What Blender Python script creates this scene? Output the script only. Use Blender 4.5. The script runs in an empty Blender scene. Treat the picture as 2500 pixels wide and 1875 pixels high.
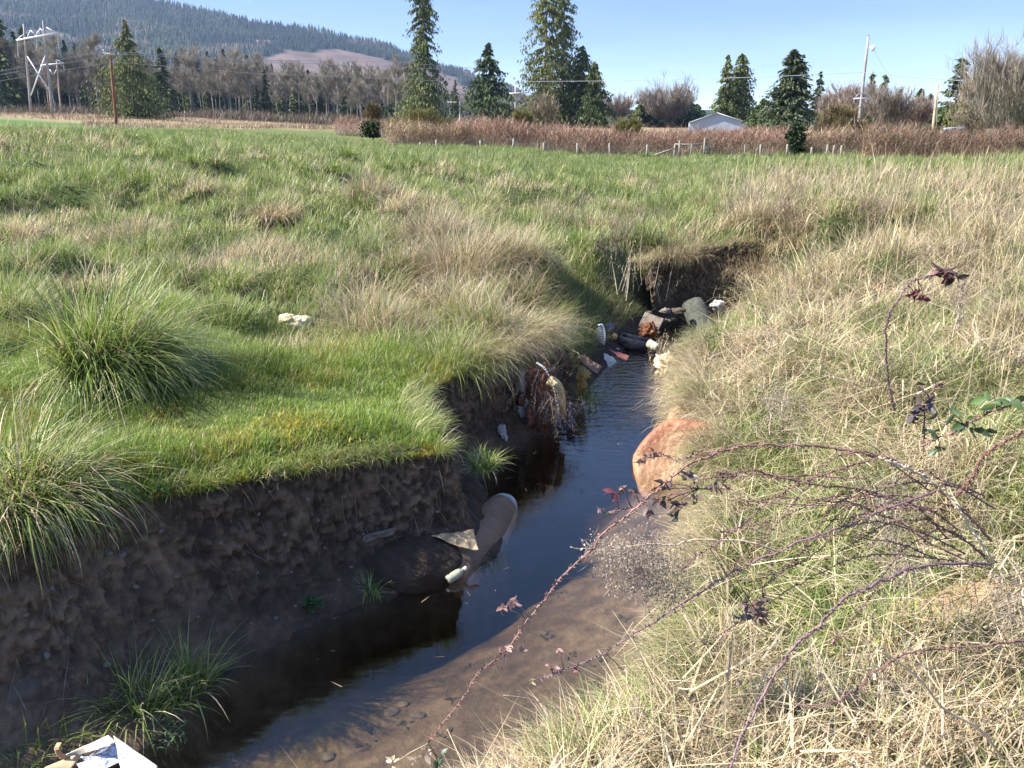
import bpy, math
import numpy as np
from mathutils import Vector, Matrix

SC = bpy.context.scene
COL = SC.collection
rng = np.random.default_rng(7)

# ------------------------------------------------------------------ camera, light, exposure
FPX = 2100.0                      # focal length in pixels of the 2500 px wide photograph
PITCH = math.radians(16.9)
CAMZ = 2.8                        # height of the lens over the water
cam = bpy.data.cameras.new('camera')
cam.sensor_fit = 'HORIZONTAL'
cam.sensor_width = 36.0
cam.lens = 36.0 * FPX / 2500.0
cam.clip_start = 0.05
cam.clip_end = 20000.0
camo = bpy.data.objects.new('camera', cam)
COL.objects.link(camo)
camo.location = (0, 0, CAMZ)
camo.rotation_euler = (math.radians(90) - PITCH, 0, 0)
SC.camera = camo

SUN_AZ = math.radians(-95.0)      # clockwise from +Y
SUN_EL = math.radians(45.0)
sun_dir = Vector((math.sin(SUN_AZ) * math.cos(SUN_EL), math.cos(SUN_AZ) * math.cos(SUN_EL), math.sin(SUN_EL)))
world = bpy.data.worlds.new('World')
SC.world = world
world.use_nodes = True
wn = world.node_tree.nodes
wn.clear()
wo = wn.new('ShaderNodeOutputWorld')
wb = wn.new('ShaderNodeBackground')
ws = wn.new('ShaderNodeTexSky')
ws.sky_type = 'NISHITA'
ws.sun_disc = False
ws.sun_elevation = SUN_EL
ws.sun_rotation = SUN_AZ
ws.altitude = 50
ws.air_density = 0.5
ws.dust_density = 0.0
ws.ozone_density = 3.0
wb.inputs['Strength'].default_value = 0.068
wt = wn.new('ShaderNodeVectorMath'); wt.operation = 'MULTIPLY'
# brightness added to the upper sky, above the view, to lift the shade
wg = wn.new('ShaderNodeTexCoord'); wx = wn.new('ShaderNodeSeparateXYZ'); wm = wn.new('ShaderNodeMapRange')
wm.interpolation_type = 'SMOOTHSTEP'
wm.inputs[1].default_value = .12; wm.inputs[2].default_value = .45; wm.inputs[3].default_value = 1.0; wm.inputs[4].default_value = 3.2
wq = wn.new('ShaderNodeVectorMath'); wq.operation = 'SCALE'; wq.inputs[0].default_value = (1.15, 1.03, 1.0)
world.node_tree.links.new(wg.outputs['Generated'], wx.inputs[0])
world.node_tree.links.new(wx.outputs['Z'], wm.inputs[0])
wmap = wn.new('ShaderNodeMapping'); wmap.inputs['Scale'].default_value = (2.2, 2.2, 16)
wno = wn.new('ShaderNodeTexNoise'); wno.inputs['Scale'].default_value = 1.6; wno.inputs['Detail'].default_value = 4
wnr = wn.new('ShaderNodeMapRange'); wnr.inputs[1].default_value = .35; wnr.inputs[2].default_value = .7; wnr.inputs[3].default_value = .96; wnr.inputs[4].default_value = 1.10
wmu = wn.new('ShaderNodeMath'); wmu.operation = 'MULTIPLY'
world.node_tree.links.new(wg.outputs['Generated'], wmap.inputs[0])
world.node_tree.links.new(wmap.outputs[0], wno.inputs['Vector'])
world.node_tree.links.new(wno.outputs[0], wnr.inputs[0])
world.node_tree.links.new(wnr.outputs[0], wmu.inputs[0])
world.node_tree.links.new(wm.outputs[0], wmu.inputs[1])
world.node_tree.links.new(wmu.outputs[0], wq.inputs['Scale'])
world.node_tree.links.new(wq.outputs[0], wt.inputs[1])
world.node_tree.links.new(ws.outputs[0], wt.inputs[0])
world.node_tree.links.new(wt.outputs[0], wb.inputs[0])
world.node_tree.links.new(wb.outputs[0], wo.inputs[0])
sl = bpy.data.lights.new('sun', 'SUN')
sl.energy = 5.0
sl.angle = math.radians(0.53)
sl.color = (1.0, 0.94, 0.85)
slo = bpy.data.objects.new('sun', sl)
COL.objects.link(slo)
slo.location = (-30, 12, 40)
slo.rotation_euler = sun_dir.to_track_quat('Z', 'Y').to_euler()
SC.view_settings.view_transform = 'Standard'
SC.view_settings.look = 'None'
SC.view_settings.gamma = 1.0
SC.view_settings.use_curve_mapping = False
SC.view_settings.exposure = 1.52
SC.cycles.max_bounces = 6
SC.cycles.diffuse_bounces = 3
SC.cycles.glossy_bounces = 3
SC.cycles.transmission_bounces = 4
SC.cycles.transparent_max_bounces = 8
SC.cycles.volume_bounces = 0
SC.cycles.caustics_reflective = False
SC.cycles.caustics_refractive = False
SC.cycles.sample_clamp_indirect = 4.0

# ------------------------------------------------------------------ projection helpers (pixels of a 2212 px wide view of the photo)
CT, ST = math.cos(PITCH), math.sin(PITCH)
KD = 2500.0 / 2212.0

def ray(dx, dy):
    u = (dx * KD - 1250.0) / FPX
    v = (937.5 - dy * KD) / FPX
    return np.array((u, CT + v * ST, -ST + v * CT))

def gz(dx, dy, z):                # point of a sight line at height z
    r = ray(dx, dy)
    t = (z - CAMZ) / r[2]
    return np.array((r[0] * t, r[1] * t, z))

def gy(dx, dy, Y):                # point of a sight line at distance Y
    r = ray(dx, dy)
    t = Y / r[1]
    return np.array((r[0] * t, Y, CAMZ + r[2] * t))

def gp(dx, dy):                   # where a sight line meets the terrain
    r = ray(dx, dy)
    t = np.concatenate([np.arange(2.0, 20, .03), np.arange(20, 400, .3)])
    p = r[None, :] * t[:, None]
    h = H(p[:, 0], p[:, 1])
    below = (CAMZ + p[:, 2]) <= h
    i = int(np.argmax(below)) if below.any() else len(t) - 1
    return np.array((p[i, 0], p[i, 1], h[i]))

def in_view(x, y, z, m=0.08, below=0.35):
    yy = np.maximum(y * CT - (z - CAMZ) * ST, 0.05)
    u = x / yy
    v = (y * ST + (z - CAMZ) * CT) / yy
    return (np.abs(u) < 0.5952 + m) & (v > -0.4464 - below)

# ------------------------------------------------------------------ noise
def _hash(ix, iy, iz, seed):
    n = (ix * 374761393 + iy * 668265263 + iz * 2147483647 + seed * 974711).astype(np.int64)
    n = (n ^ (n >> 13)) * 1274126177
    n = n ^ (n >> 16)
    return (n & 0xFFFFFF).astype(np.float64) / float(0xFFFFFF)

def vnoise(x, y, z=0.0, seed=0):
    x, y, z = np.broadcast_arrays(np.asarray(x, float), np.asarray(y, float), np.asarray(z, float))
    ix, iy, iz = np.floor(x).astype(np.int64), np.floor(y).astype(np.int64), np.floor(z).astype(np.int64)
    fx, fy, fz = x - ix, y - iy, z - iz
    fx, fy, fz = fx * fx * (3 - 2 * fx), fy * fy * (3 - 2 * fy), fz * fz * (3 - 2 * fz)
    r = 0
    for a in (0, 1):
        for b in (0, 1):
            for c in (0, 1):
                r = r + _hash(ix + a, iy + b, iz + c, seed) * (fx if a else 1 - fx) * (fy if b else 1 - fy) * (fz if c else 1 - fz)
    return r

def fbm(x, y, z=0.0, seed=0, o=3):
    r, a, t = 0, 1.0, 0
    for i in range(o):
        r = r + a * vnoise(np.asarray(x) * 2 ** i, np.asarray(y) * 2 ** i, np.asarray(z) * 2 ** i, seed + i)
        t += a
        a *= .5
    return r / t

def sstep(a, b, x):
    t = np.clip((np.asarray(x, float) - a) / float(b - a), 0, 1)
    return t * t * (3 - 2 * t)

# ------------------------------------------------------------------ terrain
def _w(*pts):
    return [tuple(gz(a, b, 0.0)[:2]) for a, b in pts]
LSH = [(-9, -5), (-5.2, -1), (-4.2, .5), (-2.95, 2.2), (-2.2, 2.95)] + _w((235, 1659), (350, 1590), (450, 1478), (560, 1415), (680, 1346), (800, 1297), (900, 1262), (1000, 1240)) + \
      [(-.10, 5.2), (-.06, 5.5), (-.16, 6.0), (-.3, 6.5), (-.02, 7.15), (.3, 7.65), (.63, 8.24), (.9, 9.2), (1.3, 10.4), (1.75, 11.4), (2.2, 12.3), (2.7, 12.75), (3.2, 12.85), (3.62, 12.75)]
RSH = [(3.66, 12.45), (3.35, 12.0), (2.9, 11.2), (2.4, 10.5), (1.9, 9.9), (1.85, 9.3), (1.6, 8.4), (1.5, 7.5), (1.42, 6.5), (1.4, 5.7), (1.1, 5.1), (.95, 4.5), (.77, 3.94), (.56, 3.5),
       (.17, 3.2), (-.5, 2.5), (-1.6, 1.2), (-3, -1), (-6, -5)]

def poly_dist(x, y, line):
    x, y = np.asarray(x, float), np.asarray(y, float)
    best = np.full(x.shape, 1e9)
    for (ax, ay), (bx, by) in zip(line[:-1], line[1:]):
        ex, ey = bx - ax, by - ay
        t = np.clip(((x - ax) * ex + (y - ay) * ey) / (ex * ex + ey * ey), 0, 1)
        best = np.minimum(best, np.hypot(x - ax - t * ex, y - ay - t * ey))
    return best

def inside(x, y, poly):
    x, y = np.asarray(x, float), np.asarray(y, float)
    r = np.zeros(x.shape, bool)
    n = len(poly)
    for i in range(n):
        ax, ay = poly[i]
        bx, by = poly[(i + 1) % n]
        if ay == by:
            continue
        c = ((ay > y) != (by > y)) & (x < (bx - ax) * (y - ay) / (by - ay) + ax)
        r ^= c
    return r

CREEK = LSH + RSH

SHA, SHB = gz(960, 1372, 0)[:2], gz(1340, 1045, 0)[:2]
SHN = np.array((SHB[1] - SHA[1], SHA[0] - SHB[0])) / np.hypot(*(SHB - SHA))

def WD(x, y):                     # the dark bank leans back further at its near end
    return 1 + .60 * sstep(4.55, 3.6, y) * sstep(1.2, -.6, x)

def field(x, y):
    x, y = np.asarray(x, float), np.asarray(y, float)
    lf = .82 - .14 * sstep(-1.6, .2, x) * (1 - sstep(7, 11, y)) + .13 * sstep(-1, -2.4, x) * (1 - sstep(5, 9, y))
    lf = lf - .12 * sstep(9, 13, y) * sstep(0, 2.5, x)
    rise = sstep(6, 27, y) * np.clip(.30 - .07 * x, -.05, 1.75)
    lf = lf + rise
    rf = 1.22 + .02 * np.clip(x - 4, 0, 14) + .0 * y
    w = sstep(.5, 5.0, x - .25 * np.maximum(y - 13, 0)) * (1 - sstep(26, 46, y))
    z = lf * (1 - w) + rf * w
    far = 1.9 + np.clip((-x - 40) / 40, 0, 1) * 2.2 - .5 * sstep(-10, 60, x)
    far = far + sstep(200, 700, y) * 4
    f = sstep(40, 130, y)
    dip = .35 * sstep(30, 40, y) * (1 - sstep(50, 90, y)) * sstep(0, -8, x)
    return z * (1 - f) + far * f - dip

SCARS = []                        # bare earth on the sunlit bank, filled in once the terrain exists

def lumps(x, y):
    k = sstep(6.5, 10, y) + .25
    k = k * (1 - .6 * sstep(30, 60, y))
    m = fbm(x * .95 + 5, y * .95, 0, 3, 3)
    return (sstep(.38, .66, m) - .45) * .28 * k + (m - .5) * .20 * k + (fbm(x * 4, y * 4, 0, 9, 2) - .5) * .05

def H(x, y, bank_back=0.16):
    x, y = np.asarray(x, float), np.asarray(y, float)
    near = (np.abs(x) < 14) & (y < 26) & (y > -8)
    out = field(x, y) + lumps(x, y)
    if near.any():
        xn, yn = x[near], y[near]
        dl, dr = poly_dist(xn, yn, LSH), poly_dist(xn, yn, RSH)
        ins = inside(xn, yn, CREEK)
        top = out[near]
        lft = dl < dr
        tl = np.interp(dl / WD(xn, yn) - bank_back, [-.2, 0, .14, .28, .36, .46, .60], [-.15, 0, .09, .32, .70, .94, 1.0])
        gentle = sstep(8.3, 9.4, yn) * (1 - sstep(11.9, 12.6, yn))
        tg = np.interp(dl, [0, .2, .5, .9, 1.5], [0, .2, .55, .82, 1.0])
        tl = tl * (1 - gentle) + tg * gentle
        slow = 1 + .9 * sstep(8.6, 10.2, yn) * (1 - sstep(2.9, 4.0, xn))
        tr = np.interp(dr / slow, [0, .08, .35, .8, 1.5, 2.6], [-.02, .16, .40, .62, .84, 1.0])
        bump = (fbm(xn * 2.2, yn * 2.2, 0, 21, 3) - .5) * .34 * sstep(.05, .6, dr) * (1 - sstep(2.2, 3.6, dr))
        zl = tl * top
        zr = tr * np.minimum(top, 1.3) * .97 + bump
        zr = np.where(dr > 2.6, np.maximum(zr, top - (3.4 - np.minimum(dr, 3.4)) * .2), zr)
        z = np.where(lft, zl, zr)
        fr = dl / (dl + dr + 1e-6)
        sh = ((xn - SHA[0]) * SHN[0] + (yn - SHA[1]) * SHN[1])      # >0: shoal on the sunlit side
        dep = .13 + .37 * sstep(.22, -.40, sh) * sstep(3.9, 5.0, yn) * (1 - sstep(8.4, 9.8, yn)) + .10 * np.exp(-((fr - .3) / .3) ** 2)
        dep = dep * np.where(lft, sstep(0, .10, dl), sstep(0, .30, dr)) + .015
        zi = -dep + (fbm(xn * 3, yn * 3, 0, 33, 3) - .5) * .05 * sstep(0, .3, np.minimum(dl, dr))
        z = np.where(ins, np.minimum(zi, -.012), np.maximum(z, .0))
        out = out.copy()
        out[near] = z
    return out

# ------------------------------------------------------------------ mesh helpers
def mesh_np(name, V, quads=None, tris=None, mat=None, col=None, parent=None, smooth=False, matidx=None):
    me = bpy.data.meshes.new(name)
    V = np.asarray(V, np.float32).reshape(-1, 3)
    q = np.zeros((0, 4), np.int32) if quads is None else np.asarray(quads, np.int32).reshape(-1, 4)
    t = np.zeros((0, 3), np.int32) if tris is None else np.asarray(tris, np.int32).reshape(-1, 3)
    me.vertices.add(len(V))
    me.vertices.foreach_set('co', V.ravel())
    me.loops.add(q.size + t.size)
    me.loops.foreach_set('vertex_index', np.concatenate([q.ravel(), t.ravel()]))
    me.polygons.add(len(q) + len(t))
    ls = np.concatenate([np.arange(len(q)) * 4, q.size + np.arange(len(t)) * 3]).astype(np.int32)
    me.polygons.foreach_set('loop_start', ls)
    if smooth:
        me.polygons.foreach_set('use_smooth', np.ones(len(q) + len(t), bool))
    if matidx is not None:
        me.polygons.foreach_set('material_index', np.asarray(matidx, np.int32))
    me.update(calc_edges=True)
    if col is not None:
        c = np.ones((len(V), 4), np.float32)
        c[:, :3] = col
        a = me.attributes.new('Col', 'FLOAT_COLOR', 'POINT')
        a.data.foreach_set('color', c.ravel())
    for m in (mat if isinstance(mat, (list, tuple)) else [mat]):
        if m is not None:
            me.materials.append(m)
    ob = bpy.data.objects.new(name, me)
    COL.objects.link(ob)
    if parent is not None:
        ob.parent = parent
    return ob

def tag(o, label=None, cat=None, group=None, kind=None):
    if label: o['label'] = label
    if cat: o['category'] = cat
    if group: o['group'] = group
    if kind: o['kind'] = kind
    return o

def empty(name, loc, label, cat, group=None, rz=0.0):
    o = bpy.data.objects.new(name, None)
    COL.objects.link(o)
    o.empty_display_size = .2
    o.location = loc
    o.rotation_euler = (0, 0, rz)
    return tag(o, label, cat, group)

def copy_tree(o, loc, rz=0.0, scale=1.0, label=None):
    c = o.copy()
    COL.objects.link(c)
    c.location = loc
    c.rotation_euler = (0, 0, rz)
    c.scale = (scale, scale, scale) if np.isscalar(scale) else scale
    if label: c['label'] = label
    for ch in list(o.children):
        d = ch.copy()
        COL.objects.link(d)
        d.parent = c
        for g in list(ch.children):
            e = g.copy()
            COL.objects.link(e)
            e.parent = d
    return c

class MB:                                    # collects shapes of one mesh
    def __init__(s):
        s.V, s.Q, s.T, s.C, s.n = [], [], [], [], 0
    def add(s, V, Q=None, T=None, col=None):
        V = np.asarray(V, float).reshape(-1, 3)
        s.V.append(V)
        if Q is not None and len(Q): s.Q.append(np.asarray(Q).reshape(-1, 4) + s.n)
        if T is not None and len(T): s.T.append(np.asarray(T).reshape(-1, 3) + s.n)
        c = np.ones((len(V), 3)) * (1.0 if col is None else np.asarray(col, float))
        s.C.append(c)
        s.n += len(V)
        return s
    def tube(s, pts, r, n=8, col=None, cap=True):
        pts = np.asarray(pts, float)
        r = np.broadcast_to(np.asarray(r, float), (len(pts),))
        tg = np.gradient(pts, axis=0)
        tg /= np.linalg.norm(tg, axis=1)[:, None] + 1e-12
        ref = np.array((0, 0, 1.0)) if abs(tg[0][2]) < .9 else np.array((1.0, 0, 0))
        V = []
        u = np.cross(tg[0], ref); u /= np.linalg.norm(u)
        for i in range(len(pts)):
            u = u - tg[i] * np.dot(u, tg[i]); u /= np.linalg.norm(u) + 1e-12
            w = np.cross(tg[i], u)
            a = np.arange(n) * 2 * np.pi / n
            V.append(pts[i] + r[i] * (np.cos(a)[:, None] * u + np.sin(a)[:, None] * w))
        V = np.concatenate(V)
        Q = [(i * n + j, i * n + (j + 1) % n, (i + 1) * n + (j + 1) % n, (i + 1) * n + j) for i in range(len(pts) - 1) for j in range(n)]
        T = []
        if cap:
            b, e = len(V), len(V) + 1
            V = np.concatenate([V, pts[:1], pts[-1:]])
            m = (len(pts) - 1) * n
            T = [(b, (j + 1) % n, j) for j in range(n)] + [(e, m + j, m + (j + 1) % n) for j in range(n)]
        return s.add(V, Q, T, col)
    def box(s, c, d, rot=None, col=None, bev=0.0):
        hx, hy, hz = d[0] / 2, d[1] / 2, d[2] / 2
        if bev <= 0:
            V = np.array([(x, y, z) for z in (-hz, hz) for y in (-hy, hy) for x in (-hx, hx)])
            Q = [(0, 2, 3, 1), (4, 5, 7, 6), (0, 1, 5, 4), (2, 6, 7, 3), (0, 4, 6, 2), (1, 3, 7, 5)]
        else:
            a, b2 = hx - bev, hy - bev
            def ring(z, k):
                ax, ay = (hx, hy) if k else (a, b2)
                return [(-a, -ay, z), (a, -ay, z), (ax, -b2, z), (ax, b2, z), (a, ay, z), (-a, ay, z), (-ax, b2, z), (-ax, -b2, z)]
            V = np.array(ring(-hz, 0) + ring(-hz + bev, 1) + ring(hz - bev, 1) + ring(hz, 0))
            Q = [(i * 8 + j, i * 8 + (j + 1) % 8, (i + 1) * 8 + (j + 1) % 8, (i + 1) * 8 + j) for i in range(3) for j in range(8)]
            o = 24
            Q += [(0, 5, 4, 1), (1, 4, 3, 2), (0, 7, 6, 5), (o, o + 1, o + 4, o + 5), (o + 1, o + 2, o + 3, o + 4), (o, o + 5, o + 6, o + 7)]
        if rot is not None:
            V = V @ np.asarray(rot).T
        return s.add(V + np.asarray(c, float), Q, None, col)
    def bar(s, p, q, w, h=None, col=None):
        p, q = np.asarray(p, float), np.asarray(q, float)
        d = q - p
        L = np.linalg.norm(d)
        R = np.array(Vector(d).to_track_quat('X', 'Z').to_matrix())
        return s.box((p + q) / 2, (L, w, h or w), R, col)
    def blob(s, c, r, amp=.15, freq=2.0, seed=0, nu=14, nv=9, col=None, rot=None):
        th = np.linspace(0, np.pi, nv)
        ph = np.arange(nu) * 2 * np.pi / nu
        P = np.array([(np.sin(t) * np.cos(p), np.sin(t) * np.sin(p), np.cos(t)) for t in th for p in ph])
        k = 1 + amp * 2 * (fbm(P[:, 0] * freq + 7, P[:, 1] * freq, P[:, 2] * freq, seed, 3) - .5)
        V = P * k[:, None] * np.broadcast_to(np.asarray(r, float), (3,))
        if rot is not None:
            V = V @ np.asarray(rot).T
        Q = [(i * nu + j, i * nu + (j + 1) % nu, (i + 1) * nu + (j + 1) % nu, (i + 1) * nu + j) for i in range(nv - 1) for j in range(nu)]
        return s.add(V + np.asarray(c, float), [(a, d, c2, b) for a, b, c2, d in Q], None, col)
    def build(s, name, mat, parent=None, smooth=False, origin=None):
        V = np.concatenate(s.V)
        Q = np.concatenate(s.Q) if s.Q else None
        T = np.concatenate(s.T) if s.T else None
        o = np.zeros(3) if origin is None else np.asarray(origin, float)
        ob = mesh_np(name, V - o, Q, T, mat, np.concatenate(s.C), parent, smooth)
        if origin is not None and parent is None:
            ob.location = o
        return ob

def rotz(a): return np.array(Matrix.Rotation(a, 3, 'Z'))
def roteul(x, y, z): return np.array(Matrix.Rotation(z, 3, 'Z') @ Matrix.Rotation(y, 3, 'Y') @ Matrix.Rotation(x, 3, 'X'))

def smoothline(pts, n=40):
    pts = np.asarray(pts, float)
    k = len(pts)
    P = np.concatenate([[2 * pts[0] - pts[1]], pts, [2 * pts[-1] - pts[-2]]])
    t = np.linspace(0, k - 1 - 1e-6, n)
    i = t.astype(int)
    f = (t - i)[:, None]
    a, b, c, d = P[i], P[i + 1], P[i + 2], P[i + 3]
    return .5 * (2 * b + (c - a) * f + (2 * a - 5 * b + 4 * c - d) * f ** 2 + (3 * b - a - 3 * c + d) * f ** 3)

# ------------------------------------------------------------------ materials
def nt(name):
    m = bpy.data.materials.new(name)
    m.use_nodes = True
    m.node_tree.nodes.clear()
    return m, m.node_tree.nodes, m.node_tree.links

def mat_leaf(name, trans=.35, gloss=.35, rough=.5, var=.25, nscale=1.3):
    """leaf, blade or straw: vertex colour varied by noise, lets light through"""
    m, N, L = nt(name)
    out = N.new('ShaderNodeOutputMaterial')
    at = N.new('ShaderNodeAttribute'); at.attribute_name = 'Col'
    geo = N.new('ShaderNodeNewGeometry')
    no = N.new('ShaderNodeTexNoise'); no.inputs['Scale'].default_value = nscale; no.inputs['Detail'].default_value = 3
    L.new(geo.outputs['Position'], no.inputs['Vector'])
    mr = N.new('ShaderNodeMapRange')
    mr.inputs[1].default_value = .3; mr.inputs[2].default_value = .7
    mr.inputs[3].default_value = 1 - var; mr.inputs[4].default_value = 1 + var
    L.new(no.outputs[0], mr.inputs[0])
    mx = N.new('ShaderNodeVectorMath'); mx.operation = 'SCALE'
    L.new(at.outputs['Color'], mx.inputs[0]); L.new(mr.outputs[0], mx.inputs['Scale'])
    pb = N.new('ShaderNodeBsdfPrincipled')
    pb.inputs['Roughness'].default_value = rough
    pb.inputs['Specular IOR Level'].default_value = gloss
    L.new(mx.outputs[0], pb.inputs['Base Color'])
    tr = N.new('ShaderNodeBsdfTranslucent')
    L.new(mx.outputs[0], tr.inputs['Color'])
    ms = N.new('ShaderNodeMixShader'); ms.inputs[0].default_value = trans
    L.new(pb.outputs[0], ms.inputs[1]); L.new(tr.outputs[0], ms.inputs[2])
    L.new(ms.outputs[0], out.inputs[0])
    return m

def mat_rough(name, c1, c2, scale=4.0, rough=.8, bump=.4, bscale=None, metal=0.0, spec=.3, c3=None, attr=False, detail=6):
    """two or three tones mixed by noise, plus a bump"""
    m, N, L = nt(name)
    out = N.new('ShaderNodeOutputMaterial')
    geo = N.new('ShaderNodeTexCoord')
    no = N.new('ShaderNodeTexNoise'); no.inputs['Scale'].default_value = scale; no.inputs['Detail'].default_value = detail
    no.inputs['Roughness'].default_value = .65
    L.new(geo.outputs['Object'], no.inputs['Vector'])
    cr = N.new('ShaderNodeValToRGB')
    e = cr.color_ramp.elements
    e[0].position, e[1].position = .36, .64
    e[0].color, e[1].color = (*c1, 1), (*c2, 1)
    if c3:
        k = e.new(.74); k.color = (*c3, 1)
    L.new(no.outputs[0], cr.inputs[0])
    pb = N.new('ShaderNodeBsdfPrincipled')
    pb.inputs['Roughness'].default_value = rough
    pb.inputs['Metallic'].default_value = metal
    pb.inputs['Specular IOR Level'].default_value = spec
    src = cr.outputs[0]
    if attr:
        at = N.new('ShaderNodeAttribute'); at.attribute_name = 'Col'
        mx = N.new('ShaderNodeVectorMath'); mx.operation = 'MULTIPLY'
        L.new(src, mx.inputs[0]); L.new(at.outputs['Color'], mx.inputs[1])
        src = mx.outputs[0]
    L.new(src, pb.inputs['Base Color'])
    if bump > 0:
        n2 = N.new('ShaderNodeTexNoise'); n2.inputs['Scale'].default_value = bscale or scale * 4; n2.inputs['Detail'].default_value = 5
        L.new(geo.outputs['Object'], n2.inputs['Vector'])
        bp = N.new('ShaderNodeBump'); bp.inputs['Strength'].default_value = bump; bp.inputs['Distance'].default_value = .02
        L.new(n2.outputs[0], bp.inputs['Height']); L.new(bp.outputs[0], pb.inputs['Normal'])
    L.new(pb.outputs[0], out.inputs[0])
    return m

M = {}
M['grass'] = mat_leaf('grass_blade', .38, .38, .45, .22, 1.1)
M['straw'] = mat_leaf('dry_straw', .25, .35, .5, .22, 1.7)
M['ground'] = mat_rough('soil', (.75, .75, .75), (1.25, 1.25, 1.25), 7.0, .95, .7, 30, attr=True, spec=.15)
M['bank'] = mat_rough('bank_earth', (.036, .0245, .0165), (.066, .046, .031), 3.2, .9, .8, 42, c3=(.108, .080, .057), spec=.25, attr=True)
# ------------------------------------------------------------------ ground sheet, bank, water
def axis(a, b, step, lo, hi, g=1.09):
    core = np.arange(a, b + step / 2, step)
    up, down, s, v = [], [], step, b
    while v < hi:
        s *= g; v += s; up.append(v)
    s, v = step, a
    while v > lo:
        s *= g; v -= s; down.append(v)
    return np.concatenate([down[::-1], core, up])

gx = axis(-4.5, 5.5, .05, -2400, 2400)
gyy = axis(2.4, 14.2, .05, -60, 2600)
GX, GY = np.meshgrid(gx, gyy)
GZ = H(GX.ravel(), GY.ravel()).reshape(GX.shape)
nx, ny = len(gx), len(gyy)
idx = np.arange(nx * ny).reshape(ny, nx)
quads = np.stack([idx[:-1, :-1], idx[:-1, 1:], idx[1:, 1:], idx[1:, :-1]], -1).reshape(-1, 4)
X, Y, Z = GX.ravel(), GY.ravel(), GZ.ravel()
dl, dr = poly_dist(X, Y, LSH), poly_dist(X, Y, RSH)
ins = inside(X, Y, CREEK)
nz = fbm(X * .8, Y * .8, 0, 51, 3)[:, None]
soil = np.array((.085, .075, .035)) * (1 - nz) + np.array((.055, .085, .022)) * nz
far_green = sstep(22, 45, Y)[:, None]
soil = soil * (1 - far_green) + (np.array((.085, .125, .03)) * nz + np.array((.12, .12, .045)) * (1 - nz)) * far_green
dry = (sstep(75, 95, Y))[:, None] * (.6 + .7 * fbm(X / 6, Y / 9, 0, 59, 4)[:, None])
soil = soil * (1 - dry) + np.array((.25, .19, .105)) * dry
gw = (fbm(X / 14, Y / 10, 0, 57, 3) - .5) * 40
gfar = (sstep(70, 95, Y) * sstep(-38, -52, X + gw) * (1 - sstep(105, 125, Y + gw)))[:, None]
soil = soil * (1 - gfar) + np.array((.075, .13, .03)) * gfar
wood = sstep(205, 235, Y)[:, None]
soil = soil * (1 - wood) + np.array((.05, .045, .025)) * wood
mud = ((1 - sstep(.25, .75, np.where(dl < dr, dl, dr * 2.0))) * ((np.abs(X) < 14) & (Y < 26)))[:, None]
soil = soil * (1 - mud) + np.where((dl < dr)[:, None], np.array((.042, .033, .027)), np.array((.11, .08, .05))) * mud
fr = (dl / (dl + dr + 1e-6))[:, None]
shl = ((X - SHA[0]) * SHN[0] + (Y - SHA[1]) * SHN[1])[:, None]
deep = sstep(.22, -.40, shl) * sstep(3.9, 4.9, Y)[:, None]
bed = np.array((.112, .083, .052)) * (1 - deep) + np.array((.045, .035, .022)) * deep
sun_strip = (sstep(.25, .05, np.abs(shl + .25)) * (1 - sstep(4.6, 5.2, Y))[:, None])  # yellow strip of sunlit bed clear of sky reflection, put into the colour
bed = bed * (1 - .6 * sun_strip) + np.array((.12, .095, .03)) * .6 * sun_strip
shade_side = sstep(.55, .15, fr)
bed = bed * (1 - .25 * shade_side)  # shade under the bank put into the bed colour
bed = bed * (.62 + .76 * fbm(X * 6, Y * 6, 0, 61, 4)[:, None]) * (.85 + .3 * (fbm(X * 22, Y * 22, 0, 63, 2) > .55))[:, None]
for (sx_, sy_, rx_, ry_) in ((1790, 1650, .16, .22), (2060, 1315, .24, .13)):
    c_ = gp(sx_, sy_)
    SCARS.append((c_[0], c_[1], rx_, ry_))
for (a_, b_, rx_, ry_) in SCARS:
    k_ = sstep(1.5, .8, np.hypot((X - a_) / rx_, (Y - b_) / ry_))[:, None]
    soil = soil * (1 - k_) + np.array((.30, .215, .12)) * (.75 + .5 * fbm(X * 12, Y * 12, 0, 65, 3)[:, None]) * k_
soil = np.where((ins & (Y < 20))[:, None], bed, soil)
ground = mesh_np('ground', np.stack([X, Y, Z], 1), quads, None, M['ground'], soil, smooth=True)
tag(ground, kind='structure')

# the steep earth bank on the near shore: a finely modelled face set in front of the ground sheet
def resample(line, step):
    line = np.asarray(line, float)
    seg = np.hypot(*np.diff(line, axis=0).T)
    cum = np.concatenate([[0], np.cumsum(seg)])
    t = np.arange(0, cum[-1], step)
    return np.stack([np.interp(t, cum, line[:, 0]), np.interp(t, cum, line[:, 1])], 1)

sm = smoothline(LSH, 400)
shore = resample(sm, .0125)
shore = shore[(shore[:, 1] > 1.6) & (shore[:, 1] < 13.2)]
k = np.ones(25) / 25
shore_s = np.stack([np.convolve(np.pad(shore[:, i], 12, 'edge'), k, 'valid') for i in (0, 1)], 1)
tg_ = np.gradient(shore_s, axis=0)
tg_ = np.stack([np.convolve(np.pad(tg_[:, i], 20, 'edge'), np.ones(41) / 41, 'valid') for i in (0, 1)], 1)
tg_ /= np.linalg.norm(tg_, axis=1)[:, None]
nrm = np.stack([-tg_[:, 1], tg_[:, 0]], 1)            # points away from the water
nt_ = 96
tt = np.linspace(0, 1, nt_)
prof_d = np.interp(tt, [0, .10, .22, .40, .62, .82, .93, 1.0], [-.035, .0, .15, .27, .36, .41, .41, .54])
prof_h = np.interp(tt, [0, .10, .22, .40, .62, .82, .93, 1.0], [-.22, .0, .085, .30, .62, .88, .945, .78])
wds = WD(shore_s[:, 0], shore_s[:, 1])
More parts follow.
